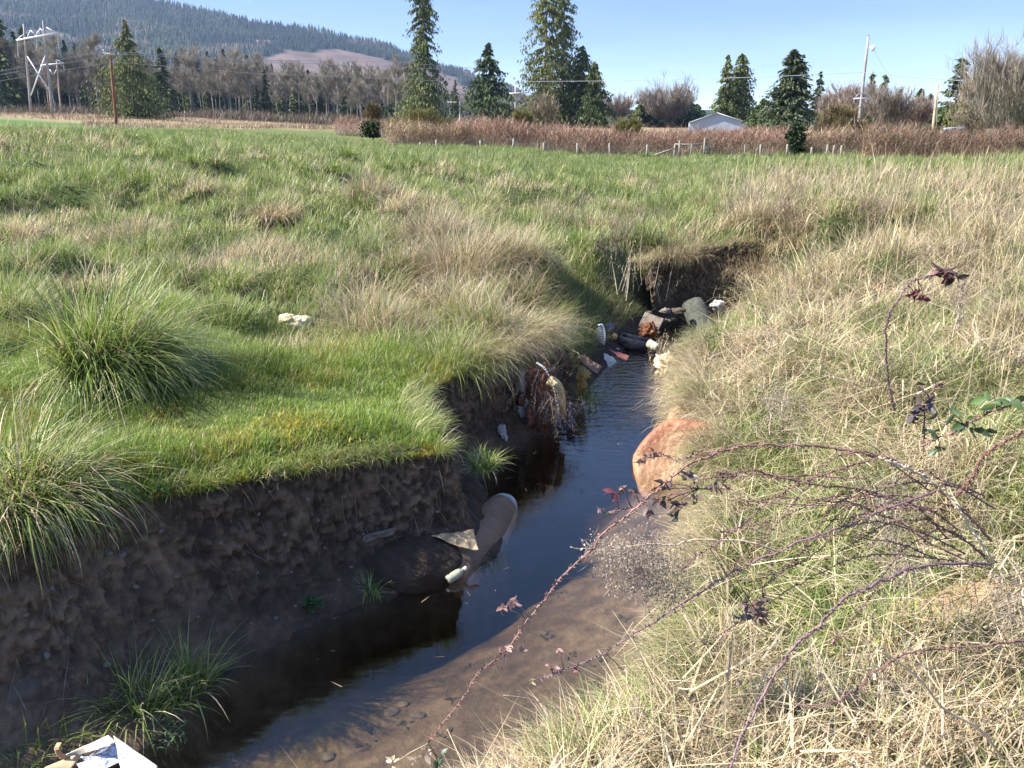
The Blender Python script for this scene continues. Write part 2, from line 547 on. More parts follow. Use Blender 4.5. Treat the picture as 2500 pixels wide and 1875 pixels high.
topz = field(shore_s[:, 0] + nrm[:, 0] * .6 * wds, shore_s[:, 1] + nrm[:, 1] * .6 * wds)
gen = sstep(8.3, 9.4, shore_s[:, 1]) * (1 - sstep(11.9, 12.6, shore_s[:, 1]))
wob = (fbm(np.arange(len(shore_s)) * .0125 * 1.6, 0, 0, 5, 3) - .5) * .22
PD = np.where(prof_d > 0, prof_d, 0)[None, :] * WD(shore_s[:, 0], shore_s[:, 1])[:, None] + np.minimum(prof_d, 0)[None, :] + wob[:, None] * np.clip(tt * 1.6 - .25, 0, 1)[None, :] - .55 * gen[:, None] * tt[None, :]
BX = shore_s[:, 0:1] + nrm[:, 0:1] * PD
BY = shore_s[:, 1:2] + nrm[:, 1:2] * PD
BZ = np.where(prof_h[None, :] < 0, prof_h[None, :], prof_h[None, :] * topz[:, None]) * (1 - .75 * gen[:, None] * (prof_h[None, :] > 0)) + 0
amp = np.interp(tt, [0, .12, .25, .5, .85, 1], [.2, .3, .55, 1, 1, .5])[None, :]
n1 = fbm(BX * 9, BY * 9, BZ * 7, 71, 2) - .5
n2 = fbm(BX * 26, BY * 26, BZ * 22, 75, 2) - .5
clod = np.clip(fbm(BX * 15, BY * 15, BZ * 12, 79, 2) - .48, 0, 1)
upper = np.interp(tt, [0, .3, .5, .9, 1], [0.1, .3, 1, 1, .4])[None, :]
n3 = fbm(BX * 60, BY * 60, BZ * 50, 77, 2) - .5
crack = np.clip(.10 - np.abs(fbm(BX * 7, BY * 7, BZ * 9, 83, 3) - .5), 0, .1) * 10
clod2 = np.clip(fbm(BX * 32, BY * 32, BZ * 26, 89, 2) - .50, 0, 1)
dsp = amp * (.048 * n1 + .030 * n2 + .026 * n3 - .024 * crack) + upper * (.075 * clod + .10 * clod2)
BX = BX - nrm[:, 0:1] * dsp
BY = BY - nrm[:, 1:2] * dsp
BZ = BZ + .02 * n2 * amp
bi = np.arange(BX.size).reshape(BX.shape)
bq = np.stack([bi[:-1, :-1], bi[1:, :-1], bi[1:, 1:], bi[:-1, 1:]], -1)[gen[:-1] < .45].reshape(-1, 4)
pale = (np.clip(clod * 4 + clod2 * 7, 0, 1) * upper)[..., None]
yel = (1 - sstep(3.2, 4.2, BY + .3 * BX))[..., None]
bc = np.ones(BX.shape + (3,)) * (1.0 + .55 * yel) + pale * np.array((1.5, 1.4, 1.2)) * (.4 + 1.2 * fbm(BX * 5, BY * 5, BZ * 5, 85, 2))[..., None]
wet = np.interp(tt, [0, .1, .18, .3], [.75, .95, 1.35, 1.0])[None, :, None]
bc = bc * wet * (.72 + .75 * (n3 + .5) * (n2 + .8))[..., None]
bank = mesh_np('creek_bank', np.stack([BX, BY, BZ], -1).reshape(-1, 3), bq, None, M['bank'], bc.reshape(-1, 3), smooth=False)
tag(bank, kind='structure')

# water: a closed body, its top rippled by a bump where the stream runs faster
def mat_water():
    m, N, L = nt('creek_water')
    out = N.new('ShaderNodeOutputMaterial')
    tc = N.new('ShaderNodeTexCoord')
    mp = N.new('ShaderNodeMapping'); mp.inputs['Rotation'].default_value = (0, 0, math.radians(-20)); mp.inputs['Scale'].default_value = (5.0, 13.0, 1)
    L.new(tc.outputs['Object'], mp.inputs[0])
    n1 = N.new('ShaderNodeTexNoise'); n1.inputs['Scale'].default_value = 1.0; n1.inputs['Detail'].default_value = 3
    L.new(mp.outputs[0], n1.inputs['Vector'])
    sx = N.new('ShaderNodeSeparateXYZ'); L.new(tc.outputs['Object'], sx.inputs[0])
    mr = N.new('ShaderNodeMapRange'); mr.interpolation_type = 'SMOOTHSTEP'
    mr.inputs[1].default_value = 6.3; mr.inputs[2].default_value = 8.6; mr.inputs[3].default_value = .035; mr.inputs[4].default_value = .5
    L.new(sx.outputs['Y'], mr.inputs[0])
    bp = N.new('ShaderNodeBump'); bp.inputs['Distance'].default_value = .03
    L.new(mr.outputs[0], bp.inputs['Strength']); L.new(n1.outputs[0], bp.inputs['Height'])
    gl = N.new('ShaderNodeBsdfGlossy'); gl.inputs['Roughness'].default_value = .015; gl.inputs['Color'].default_value = (1, 1, 1, 1)
    L.new(bp.outputs[0], gl.inputs['Normal'])
    tr = N.new('ShaderNodeBsdfTransparent')
    fr = N.new('ShaderNodeFresnel'); fr.inputs['IOR'].default_value = 1.42
    L.new(bp.outputs[0], fr.inputs['Normal'])
    ms = N.new('ShaderNodeMixShader')
    geo = N.new('ShaderNodeNewGeometry')
    inv = N.new('ShaderNodeMath'); inv.operation = 'SUBTRACT'; inv.inputs[0].default_value = 1.0
    L.new(geo.outputs['Backfacing'], inv.inputs[1])
    mu = N.new('ShaderNodeMath'); mu.operation = 'MULTIPLY'
    L.new(fr.outputs[0], mu.inputs[0]); L.new(inv.outputs[0], mu.inputs[1])
    L.new(mu.outputs[0], ms.inputs[0]); L.new(tr.outputs[0], ms.inputs[1]); L.new(gl.outputs[0], ms.inputs[2])
    va = N.new('ShaderNodeVolumeAbsorption'); va.inputs['Color'].default_value = (.62, .51, .33, 1); va.inputs['Density'].default_value = 1.9
    L.new(ms.outputs[0], out.inputs['Surface']); L.new(va.outputs[0], out.inputs['Volume'])
    return m
def offset_line(line, d):
    line = np.asarray(line, float)
    t = np.gradient(line, axis=0)
    t /= np.linalg.norm(t, axis=1)[:, None]
    return line + np.stack([-t[:, 1], t[:, 0]], 1) * d
lw = resample(offset_line(LSH, .10), .25)
rw = resample(offset_line(RSH, .10), .25)
ring = [(float(a), float(b)) for a, b in np.concatenate([lw, rw])]
import bmesh
bm = bmesh.new()
vt = [bm.verts.new((a, b, 0.0)) for a, b in ring]
f = bm.faces.new(vt)
if f.normal.z < 0: f.normal_flip()
bm.normal_update()
r_ = bmesh.ops.extrude_face_region(bm, geom=[f])
for v in [g for g in r_['geom'] if isinstance(g, bmesh.types.BMVert)]:
    v.co.z = -.9
bmesh.ops.recalc_face_normals(bm, faces=bm.faces)
bmesh.ops.triangulate(bm, faces=bm.faces)
wme = bpy.data.meshes.new('creek_water'); bm.to_mesh(wme); bm.free()
wme.materials.append(mat_water())
water = bpy.data.objects.new('creek_water', wme); COL.objects.link(water)
tag(water, kind='structure')

# ------------------------------------------------------------------ hill with its forest and clearcut
PXR = [(-700, -110), (-300, -95), (0, -70), (180, -35), (362, 0), (450, 20), (600, 52), (717, 67), (806, 88), (835, 94), (908, 101), (953, 115), (985, 137), (1082, 167), (1138, 178), (1176, 203), (1241, 214), (1262, 224), (1285, 245), (1330, 262), (1400, 268), (2600, 268), (3200, 268)]
RIDGE_D, FOOT_D = 2300.0, 900.0
def hill_point(px, t):
    """px: column of the photo, t: 0 foot .. 1 ridge"""
    px, t = np.asarray(px, float), np.asarray(t, float)
    ridge = np.interp(px, [p[0] for p in PXR], [p[1] for p in PXR])
    D = FOOT_D + (RIDGE_D - FOOT_D) * t
    py = 312 + (ridge - 312) * t ** .9
    u = (px - 1250) / FPX
    v = (937.5 - py) / FPX
    s = D / (CT + v * ST)
    return u * s, D, CAMZ + (-ST + v * CT) * s, py
hpx = np.linspace(-650, 3100, 240)
ht = np.linspace(0, 1.0, 60)
HP, HT = np.meshgrid(hpx, ht)
hx, hy, hz, hpy = hill_point(HP, HT)
roll_ = (fbm(hx / 160, hy / 160, 0, 81, 3) - .5) * 30 * np.sin(np.pi * HT)
hz = hz + roll_
CUT = [(640, 152), (655, 138), (700, 127), (765, 129), (815, 124), (850, 129), (900, 138), (945, 152), (990, 157), (1080, 178), (1130, 205), (1200, 222), (1200, 262), (560, 262), (600, 190)]
CUT2 = [(120, 76), (150, 80), (215, 98), (290, 118), (330, 140), (240, 140), (120, 112), (20, 92), (20, 82)]
CUT3 = [(605, 97), (640, 99), (690, 108), (660, 112), (615, 108)]
def cutmask(px, py):
    wob_ = (fbm(np.asarray(px) / 40, np.asarray(py) / 12, 0, 88, 2) - .5) * 14
    return inside(px, py + wob_, CUT) | inside(px, py + wob_ * .5, CUT2) | inside(px, py, CUT3)
cm = cutmask(HP.ravel(), hpy.ravel())
cn = fbm(hx.ravel() / 40, hy.ravel() / 40, 0, 91, 4)[:, None]
hc = np.where(cm[:, None], np.array((.125, .09, .075)) * (.65 + .7 * cn), np.array((.03, .042, .022)))
hi_ = np.arange(HP.size).reshape(HP.shape)
hq = np.stack([hi_[:-1, :-1], hi_[:-1, 1:], hi_[1:, 1:], hi_[1:, :-1]], -1).reshape(-1, 4)
hill = mesh_np('hill', np.stack([hx, hy, hz], -1).reshape(-1, 3), hq, None, mat_rough('hillside', (.8, .8, .8), (1.2, 1.2, 1.2), .02, .95, 0, attr=True, spec=.05), hc, smooth=True)
tag(hill, kind='structure')
from math import pi
def hill_forest():
    n = 36000
    px = rng.uniform(-150, 1400, n)
    t = rng.uniform(.08, 1.0, n) ** .8
    x, y, z, py = hill_point(px, t)
    z = z + (fbm(x / 160, y / 160, 0, 81, 3) - .5) * 30 * np.sin(np.pi * t)
    keep = ~cutmask(px, py) & (px < 1330)
    x, y, z, px, py = x[keep], y[keep], z[keep], px[keep], py[keep]
    n = len(x)
    stand = fbm(x / 120, y / 120, 0, 95, 2)
    h = (9 + 12 * stand) * rng.uniform(.65, 1.25, n)
    w = h * rng.uniform(.13, .21, n)
    green = .35 * np.array((.042, .066, .030)) + rng.normal(0, .012, (n, 1)) + np.array((.055, .055, .02)) * (stand[:, None] - .4)
    brown = np.array((.13, .10, .075)) * rng.uniform(.7, 1.2, (n, 1))
    isb = (fbm(x / 70, y / 200, 0, 97, 2) > .64) & (rng.random(n) < .6)
    c = np.clip(np.where(isb[:, None], brown * .8, green), .010, .3)
    k = 7
    a = np.arange(k) * 2 * np.pi / k
    V, T, C = [], [], []
    off = 0
    for (b0, b1, ww) in ((.05, .55, 1.0), (.32, .8, .72), (.6, 1.0, .45)):
        j = rng.uniform(.75, 1.25, (n, k))
        ringv = np.stack([x[:, None] + np.cos(a) * (w * ww)[:, None] * j, y[:, None] + np.sin(a) * (w * ww)[:, None] * j, z[:, None] + (h * b0)[:, None] * np.ones(k)], -1)
        tip = np.stack([x, y, z + h * b1], -1)[:, None, :]
        vv = np.concatenate([ringv, tip], 1)
        base = off + np.arange(n)[:, None] * (k + 1)
        tri = np.stack([base + np.arange(k), base + (np.arange(k) + 1) % k, np.broadcast_to(base + k, (n, k))], -1)
        V.append(vv.reshape(-1, 3)); T.append(tri.reshape(-1, 3)); C.append(np.repeat(c, k + 1, 0))
        off += n * (k + 1)
    o = mesh_np('hill_forest', np.concatenate(V), None, np.concatenate(T), M['needle'], np.concatenate(C))
    tag(o, 'distant conifer forest covering the long hillside', 'forest', kind='stuff')
M['needle'] = mat_leaf('needles', .12, .12, .7, .25, .05)
hill_forest()

# ------------------------------------------------------------------ air
def haze():
    mb = MB().box((0, 1550, 240), (7600, 3400, 500))
    m, N, L = nt('haze_air')
    out = N.new('ShaderNodeOutputMaterial')
    pv = N.new('ShaderNodeVolumePrincipled')
    pv.inputs['Color'].default_value = (.50, .70, 1.0, 1)
    pv.inputs['Density'].default_value = .00008
    pv.inputs['Anisotropy'].default_value = .2
    L.new(pv.outputs[0], out.inputs['Volume'])
    tag(mb.build('haze', m), 'pale blue air thinning the far hillside', 'haze', kind='stuff')
# ------------------------------------------------------------------ grass: every blade is a bent, tapering ribbon
class Blades:
    def __init__(s):
        s.V, s.Q, s.T, s.C, s.n = [], [], [], [], 0
    def add(s, root, L, az, tilt, bend, w, col, K=3, twist=.5, kink=.3):
        n = len(root)
        if n == 0: return
        L, az, tilt, bend, w = (np.broadcast_to(np.asarray(a, float), (n,)) for a in (L, az, tilt, bend, w))
        p = np.asarray(root, float).copy()
        d = np.stack([np.cos(az), np.sin(az)], 1)
        sa = az + np.pi / 2 + rng.normal(0, twist, n)
        side = np.stack([np.cos(sa), np.sin(sa), np.zeros(n)], 1)
        brk = rng.random(n) < kink if K > 2 else np.zeros(n, bool)
        kb = rng.integers(1, max(2, K), n)
        ex = rng.normal(.9, .45, n)
        da = rng.normal(0, .7, n)
        rows = []
        for k in range(K + 1):
            f = k / K
            ww = w * (1 - f ** 1.7) * (.75 + .5 * min(f * 3, .5))
            if k == K:
                rows.append(p[:, None, :])
            else:
                rows.append(np.stack([p - side * ww[:, None] / 2, p + side * ww[:, None] / 2], 1))
                b_ = brk & (k >= kb)
                ph = tilt + bend * (k + .5) / K + np.where(b_, ex, 0)
                d = np.stack([np.cos(az + np.where(b_, da, 0)), np.sin(az + np.where(b_, da, 0))], 1)
                p = p + (L / K)[:, None] * np.concatenate([d * np.sin(ph)[:, None], np.cos(ph)[:, None]], 1)
        V = np.concatenate(rows, 1)
        m = 2 * K + 1
        base = s.n + np.arange(n)[:, None] * m
        q = np.stack([np.stack([base[:, 0] + 2 * k, base[:, 0] + 2 * k + 1, base[:, 0] + 2 * k + 3, base[:, 0] + 2 * k + 2], 1) for k in range(K - 1)], 1)
        t = np.stack([base[:, 0] + 2 * K - 2, base[:, 0] + 2 * K - 1, base[:, 0] + 2 * K], 1)
        s.V.append(V.reshape(-1, 3).astype(np.float32)); s.Q.append(q.reshape(-1, 4).astype(np.int32)); s.T.append(t.astype(np.int32))
        col = np.broadcast_to(col, (n, 3))
        s.C.append(np.repeat(col, m, 0).astype(np.float32))
        s.n += n * m
    def build(s, name, mat, parent=None):
        return mesh_np(name, np.concatenate(s.V), np.concatenate(s.Q), np.concatenate(s.T), mat, np.concatenate(s.C), parent)

GREEN = np.array((.150, .215, .036)); GREEN2 = np.array((.265, .305, .080)); DEEP = np.array((.062, .118, .022))
PALE = np.array((.32, .34, .15)); STRAW = np.array((.56, .45, .27)); TAN = np.array((.42, .305, .17)); GREY = np.array((.33, .275, .205)); BROWN = np.array((.17, .11, .065))

def mixcol(n, dry, fresh=None):
    """dry: 0..1 share of dead blades"""
    r = rng.random(n)
    a = rng.random((n, 1))
    g = (GREEN * (1 - a) + GREEN2 * a)
    dk = rng.random(n) < .25
    g[dk] = DEEP
    pl = rng.random(n) < .24
    g[pl] = PALE
    b = rng.random((n, 1))
    st = STRAW * (1 - b) + TAN * b
    gr = rng.random(n) < .25
    st[gr] = GREY
    lt = rng.random(n) < .22
    st[lt] = np.array((.68, .57, .37))
    br = rng.random(n) < .10
    st[br] = BROWN
    c = np.where((r < dry)[:, None], st, g)
    return c * rng.uniform(.78, 1.22, (n, 1))

def scatter(x0, x1, y0, y1, dens):
    n = int((x1 - x0) * (y1 - y0) * dens)
    return rng.uniform(x0, x1, n), rng.uniform(y0, y1, n)

def drymap(x, y):
    """share of dead grass over the ground"""
    n1 = fbm(x * .55, y * .45, 0, 101, 3)
    n2 = fbm(x * 1.6, y * 1.3, 0, 103, 2)
    d = sstep(.50, .62, n1 * .65 + n2 * .35)
    base = .07 + .80 * d
    right = sstep(.9, 2.6, x - .42 * np.maximum(y - 12, 0)) * (1 - sstep(20, 32, y))
    base = base * (1 - right) + (.25 + .68 * sstep(.40, .56, n1 * .35 + n2 * .65)) * right
    farg = sstep(17, 34, y)
    base = base * (1 - .62 * farg)
    midc = np.exp(-((x + .8) / 2.8) ** 2 - ((y - 11) / 3.2) ** 2) * .25
    left = sstep(-1.5, -5, x) * (1 - sstep(7.5, 9, y)) * .5
    base = np.where((x > -.8) & (x < 1.25) & (y < 3.9), np.maximum(base, .86), base)
    return np.clip(base + midc - left, 0.03, .97)

# near lawn on the shelf: short bright grass
def lawn():
    B = Blades()
    x, y = scatter(-5.2, .6, 3.2, 8.8, 8200)
    dl = poly_dist(x, y, LSH) / WD(x, y); ins = inside(x, y, CREEK)
    z = H(x, y)
    k = ~ins & (dl > .42 + (fbm(x * 2, y * 2, 0, 8, 2) - .5) * .10) & in_view(x, y, z, .30) & (poly_dist(x, y, RSH) > dl * WD(x, y))
    x, y, z, dl = x[k], y[k], z[k], dl[k]
    z = np.where(dl < .8, np.maximum(z, field(x, y) * .955), z)
    n = len(x)
    hn = fbm(x * 1.9, y * 1.9, 0, 14, 3)
    L = (.045 + .09 * sstep(.35, .7, hn)) * rng.uniform(.55, 1.35, n)
    L *= 1 + .7 * sstep(6.2, 8.5, y)
    az = rng.uniform(0, 2 * np.pi, n)
    a = rng.random((n, 1))
    c = np.array((.135, .225, .024)) * (1 - a) + np.array((.25, .31, .055)) * a
    yl = fbm(x * 2.6, y * 2.6, 0, 19, 3)
    m = (rng.random(n) < sstep(.56, .68, yl) * .5)
    c[m] = np.array((.30, .26, .05))
    dd = rng.random(n) < .05 + .12 * sstep(6.5, 8.5, y)
    c[dd] = STRAW
    c *= rng.uniform(.75, 1.2, (n, 1))
    B.add(np.stack([x, y, z - .01], 1), L, az, rng.uniform(.0, .55, n), rng.uniform(.1, 1.3, n), rng.uniform(.0035, .006, n), c, 3)
    # blades leaning out over the edge of the bank
    pts = shore_s[(shore_s[:, 1] > 2.2) & (shore_s[:, 1] < 8.2)]
    nn = nrm[(shore_s[:, 1] > 2.2) & (shore_s[:, 1] < 8.2)]
    i = rng.integers(0, len(pts), 16000)
    off = rng.uniform(.38, .62, len(i))
    off = off * WD(pts[i, 0], pts[i, 1])
    x, y = pts[i, 0] + nn[i, 0] * off, pts[i, 1] + nn[i, 1] * off
    dens = fbm(x * 3.2, y * 3.2, 0, 27, 2)
    k = rng.random(len(i)) < sstep(.28, .55, dens)
    i, x, y, off = i[k], x[k], y[k], off[k]
    z = field(x, y) * .955
    n = len(i)
    az = np.arctan2(-nn[i, 1], -nn[i, 0]) + rng.normal(0, .6, n)
    c = mixcol(n, .18) * 1.1
    B.add(np.stack([x, y, z - .02], 1), rng.uniform(.08, .24, n), az, rng.uniform(.2, .9, n), rng.uniform(.6, 1.7, n), rng.uniform(.003, .0055, n), c, 4)
    tag(B.build('lawn_grass', M['grass']), 'short bright green grass on the shelf above the dark bank', 'grass', kind='stuff')
    # low moss on the lip
    B = Blades()
    ns = 60000
    sel = np.where((shore_s[:, 1] > 3.0) & (shore_s[:, 1] < 5.4))[0]
    i = sel[rng.integers(0, len(sel), ns)]
    off = rng.uniform(.36, .58, ns) * WD(shore_s[i, 0], shore_s[i, 1])
    x, y = shore_s[i, 0] + nrm[i, 0] * off, shore_s[i, 1] + nrm[i, 1] * off
    z = np.maximum(H(x, y), field(x, y) * .94)
    dep_ = y * CT - (z - CAMZ) * ST
    px = (x / dep_ * FPX + 1250) / KD
    patch = sum(np.exp(-((px - c) / w) ** 4) for c, w in ((470, 62), (672, 45), (925, 38), (310, 45)))
    k = (rng.random(ns) < patch * sstep(.36, .55, fbm(x * 7, y * 7, 0, 29, 2)))
    x, y, z = x[k], y[k], z[k]
    ex = rng.normal(0, 1, (900, 2)) * (.16, .14) + gz(672, 935, .84)[:2]
    x, y = np.concatenate([x, ex[:, 0]]), np.concatenate([y, ex[:, 1]])
    z = np.concatenate([z, np.maximum(H(ex[:, 0], ex[:, 1]), .8)])
    n = len(x)
    a = rng.random((n, 1))
    c = np.array((.42, .32, .035)) * (1 - a) + np.array((.25, .26, .04)) * a
    B.add(np.stack([x, y, z + .012], 1), rng.uniform(.02, .055, n), rng.uniform(0, 6.28, n), rng.uniform(0, .9, n), rng.uniform(0, 1, n), rng.uniform(.005, .009, n), c, 2)
    tag(B.build('moss', M['grass']), 'yellow moss along the lip of the dark bank', 'moss', kind='stuff')

def tussock_blades(B, cx, cy, cz, r, h, n, dry, w=.004, lean=(0, 0), spread=1.0, K=4, warm=1.0, up=0.0):
    """many tussocks at once: arrays of centres, radius, height, blade count and share of dead blades"""
    cx, cy, cz, r, h, n, dry, w = (np.atleast_1d(np.asarray(a, float)) for a in np.broadcast_arrays(cx, cy, cz, r, h, n, dry, w))
    i = np.repeat(np.arange(len(cx)), n.astype(int))
    m = len(i)
    if m == 0: return
    a = rng.uniform(0, 2 * np.pi, m)
    q = np.sqrt(rng.random(m))
    x = cx[i] + np.cos(a) * q * r[i] * .55
    y = cy[i] + np.sin(a) * q * r[i] * .55
    dx = np.cos(a) * q * spread + lean[0] + rng.normal(0, 1, m) * np.where(rng.random(m) < dry[i], .60, .40)
    dy = np.sin(a) * q * spread + lean[1] + rng.normal(0, .48, m)
    az = np.arctan2(dy, dx)
    mag = np.clip(np.hypot(dx, dy), 0, 1.6)
    dm = rng.random(m) < dry[i]
    tilt = .05 + .40 * mag + rng.normal(0, .16, m) - up
    bend = (.35 + 1.0 * mag) * rng.uniform(.2, 1.5, m) + np.where(dm, .2, 0)
    L = h[i] * rng.uniform(.35, 1.3, m)
    c = np.where(dm[:, None], mixcol(m, 1.0), mixcol(m, 0.0)) * warm
    B.add(np.stack([x, y, cz[i] - .02], 1), L, az, np.abs(tilt), bend, w[i] * rng.uniform(.7, 1.3, m), c, K)

def meadow():
    # understorey of the middle distance
    B = Blades()
    for (x0, x1, y0, y1, dens, L0, w, K) in ((-9, 3.2, 7.2, 12.5, 1150, .19, .0068, 3), (-14, 6, 12, 19, 520, .24, .011, 3), (-22, 24, 18.5, 32, 230, .26, .016, 2), (-34, 40, 31, 46, 190, .22, .016, 2), (-40, 48, 45, 62, 110, .24, .022, 2)):
        x, y = scatter(x0, x1, y0, y1, dens)
        ok = in_view(x, y, np.full(len(x), 1.0), .1)
        x, y = x[ok], y[ok]
        z = H(x, y)
        ok = in_view(x, y, z, .1) & ~inside(x, y, CREEK)
        if y0 < 14:
            dl_ = poly_dist(x, y, LSH)
            ok &= (dl_ > .30) & ((x < 1.2) | (y > 13))
        x, y, z = x[ok], y[ok], z[ok]
        n = len(x)
        d = drymap(x, y)
        hn = fbm(x * 1.3, y * 1.3, 0, 111, 2)
        L = L0 * rng.uniform(.5, 1.5, n) * (.6 + .9 * hn)
        az = rng.normal(-.3, 1.5, n)
        wd = w * rng.uniform(.7, 1.3, n)
        c = mixcol(n, d * .8)
        gf = sstep(26, 42, y)[:, None]
        c = c * (1 - .35 * gf) + np.array((.115, .165, .045)) * .35 * gf
        B.add(np.stack([x, y, z - .02], 1), L, az, rng.uniform(0, .5, n), rng.uniform(.1, 1.4, n), wd, c, K)
    # tussocks scattered through it
    for (x0, x1, y0, y1, dens, nb, h0, w) in ((-9, 1.2, 7.6, 13, 3.0, 190, .42, .0072), (-14, 6, 12.5, 20, 2.0, 130, .52, .0115), (-24, 26, 20, 33, 1.0, 90, .56, .018), (-34, 34, 32, 47, .36, 60, .48, .024)):
        x, y = scatter(x0, x1, y0, y1, dens)
        z = H(x, y)
        ok = in_view(x, y, z, .1) & ~inside(x, y, CREEK) & (poly_dist(x, y, LSH) > .35)
        # the far meadow to the right is grazed short
        ok &= rng.random(len(x)) < (1 - .8 * sstep(22, 34, y) * sstep(-2, 8, x)) * (.35 + .65 * sstep(.38, .6, fbm(x * .5, y * .5, 0, 121, 2)))
        x, y, z = x[ok], y[ok], z[ok]
        n = len(x)
        r = rng.uniform(.16, .55, n)
        d = np.clip(drymap(x, y) * 1.1 + rng.normal(0, .25, n), .02, .98)
        h = h0 * rng.uniform(.6, 1.25, n)
        tussock_blades(B, x, y, z, r, h, nb * (r / .3), d, w, (.12, -.05))
    # the tall straw stand on the crest of the bank
    n = 120
    dx, dy = rng.uniform(760, 1210, n), rng.uniform(430, 790, n)
    ok = inside(dx, dy, [(840, 430), (1010, 420), (1210, 600), (1200, 700), (1090, 740), (960, 770), (760, 780), (730, 710), (820, 620)])
    P = np.array([gp(a, b) for a, b in zip(dx[ok], dy[ok])])
    k = (~inside(P[:, 0], P[:, 1], CREEK)) & (poly_dist(P[:, 0], P[:, 1], LSH) > .5)
    P = P[k]; n = len(P)
    sc = np.clip(P[:, 1] / 9, .9, 2)
    tussock_blades(B, P[:, 0], P[:, 1], P[:, 2], rng.uniform(.2, .45, n), rng.uniform(.32, .62, n), 150, np.clip(rng.normal(.74, .2, n), .2, .97), .0062 * sc, (.22, -.05))
    tag(B.build('meadow_grass', M['grass']), 'tussocky green and straw coloured meadow grass reaching to the fence', 'grass', kind='stuff')

def slope_grass():
    """grass on the shaded gentle bank before the rubbish and on the overhanging lips further up"""
    B = Blades()
    x, y = scatter(-.4, 2.6, 7.6, 12.3, 2600)
    dl_ = poly_dist(x, y, LSH)
    ok = ~inside(x, y, CREEK) & (dl_ > .22) & (dl_ < 1.9) & (x < .75 * (y - 7.4) + .5)
    x, y = x[ok], y[ok]
    z = H(x, y)
    n = len(x)
    B.add(np.stack([x, y, z - .02], 1), rng.uniform(.1, .28, n), rng.normal(-.6, 1.0, n), rng.uniform(.1, .8, n), rng.uniform(.3, 1.5, n), rng.uniform(.004, .006, n), mixcol(n, .3) * .95, 3)
    # hanging grass curtains on the lip
    sel = (shore_s[:, 1] > 7.3) & (shore_s[:, 1] < 8.7) | (shore_s[:, 1] > 12.3)
    pts, nn = shore_s[sel], nrm[sel]
    i = rng.integers(0, len(pts), 9000)
    off = rng.uniform(.34, .66, len(i))
    x, y = pts[i, 0] + nn[i, 0] * off, pts[i, 1] + nn[i, 1] * off
    k = (y < 11) | (rng.random(len(i)) < .35)
    i, x, y = i[k], x[k], y[k]
    z = field(x, y) * .97
    az = np.arctan2(-nn[i, 1], -nn[i, 0]) + rng.normal(0, .8, len(i))
    n = len(i)
    B.add(np.stack([x, y, z], 1), rng.uniform(.18, .62, n) * np.where(y > 11, .55, 1), az, rng.uniform(.2, 1.1, n), rng.uniform(1.2, 2.3, n), rng.uniform(.003, .006, n), mixcol(n, .72), 5)
    tag(B.build('bank_grass', M['grass']), 'grass hanging over the shaded bends of the stream bank', 'grass', kind='stuff')

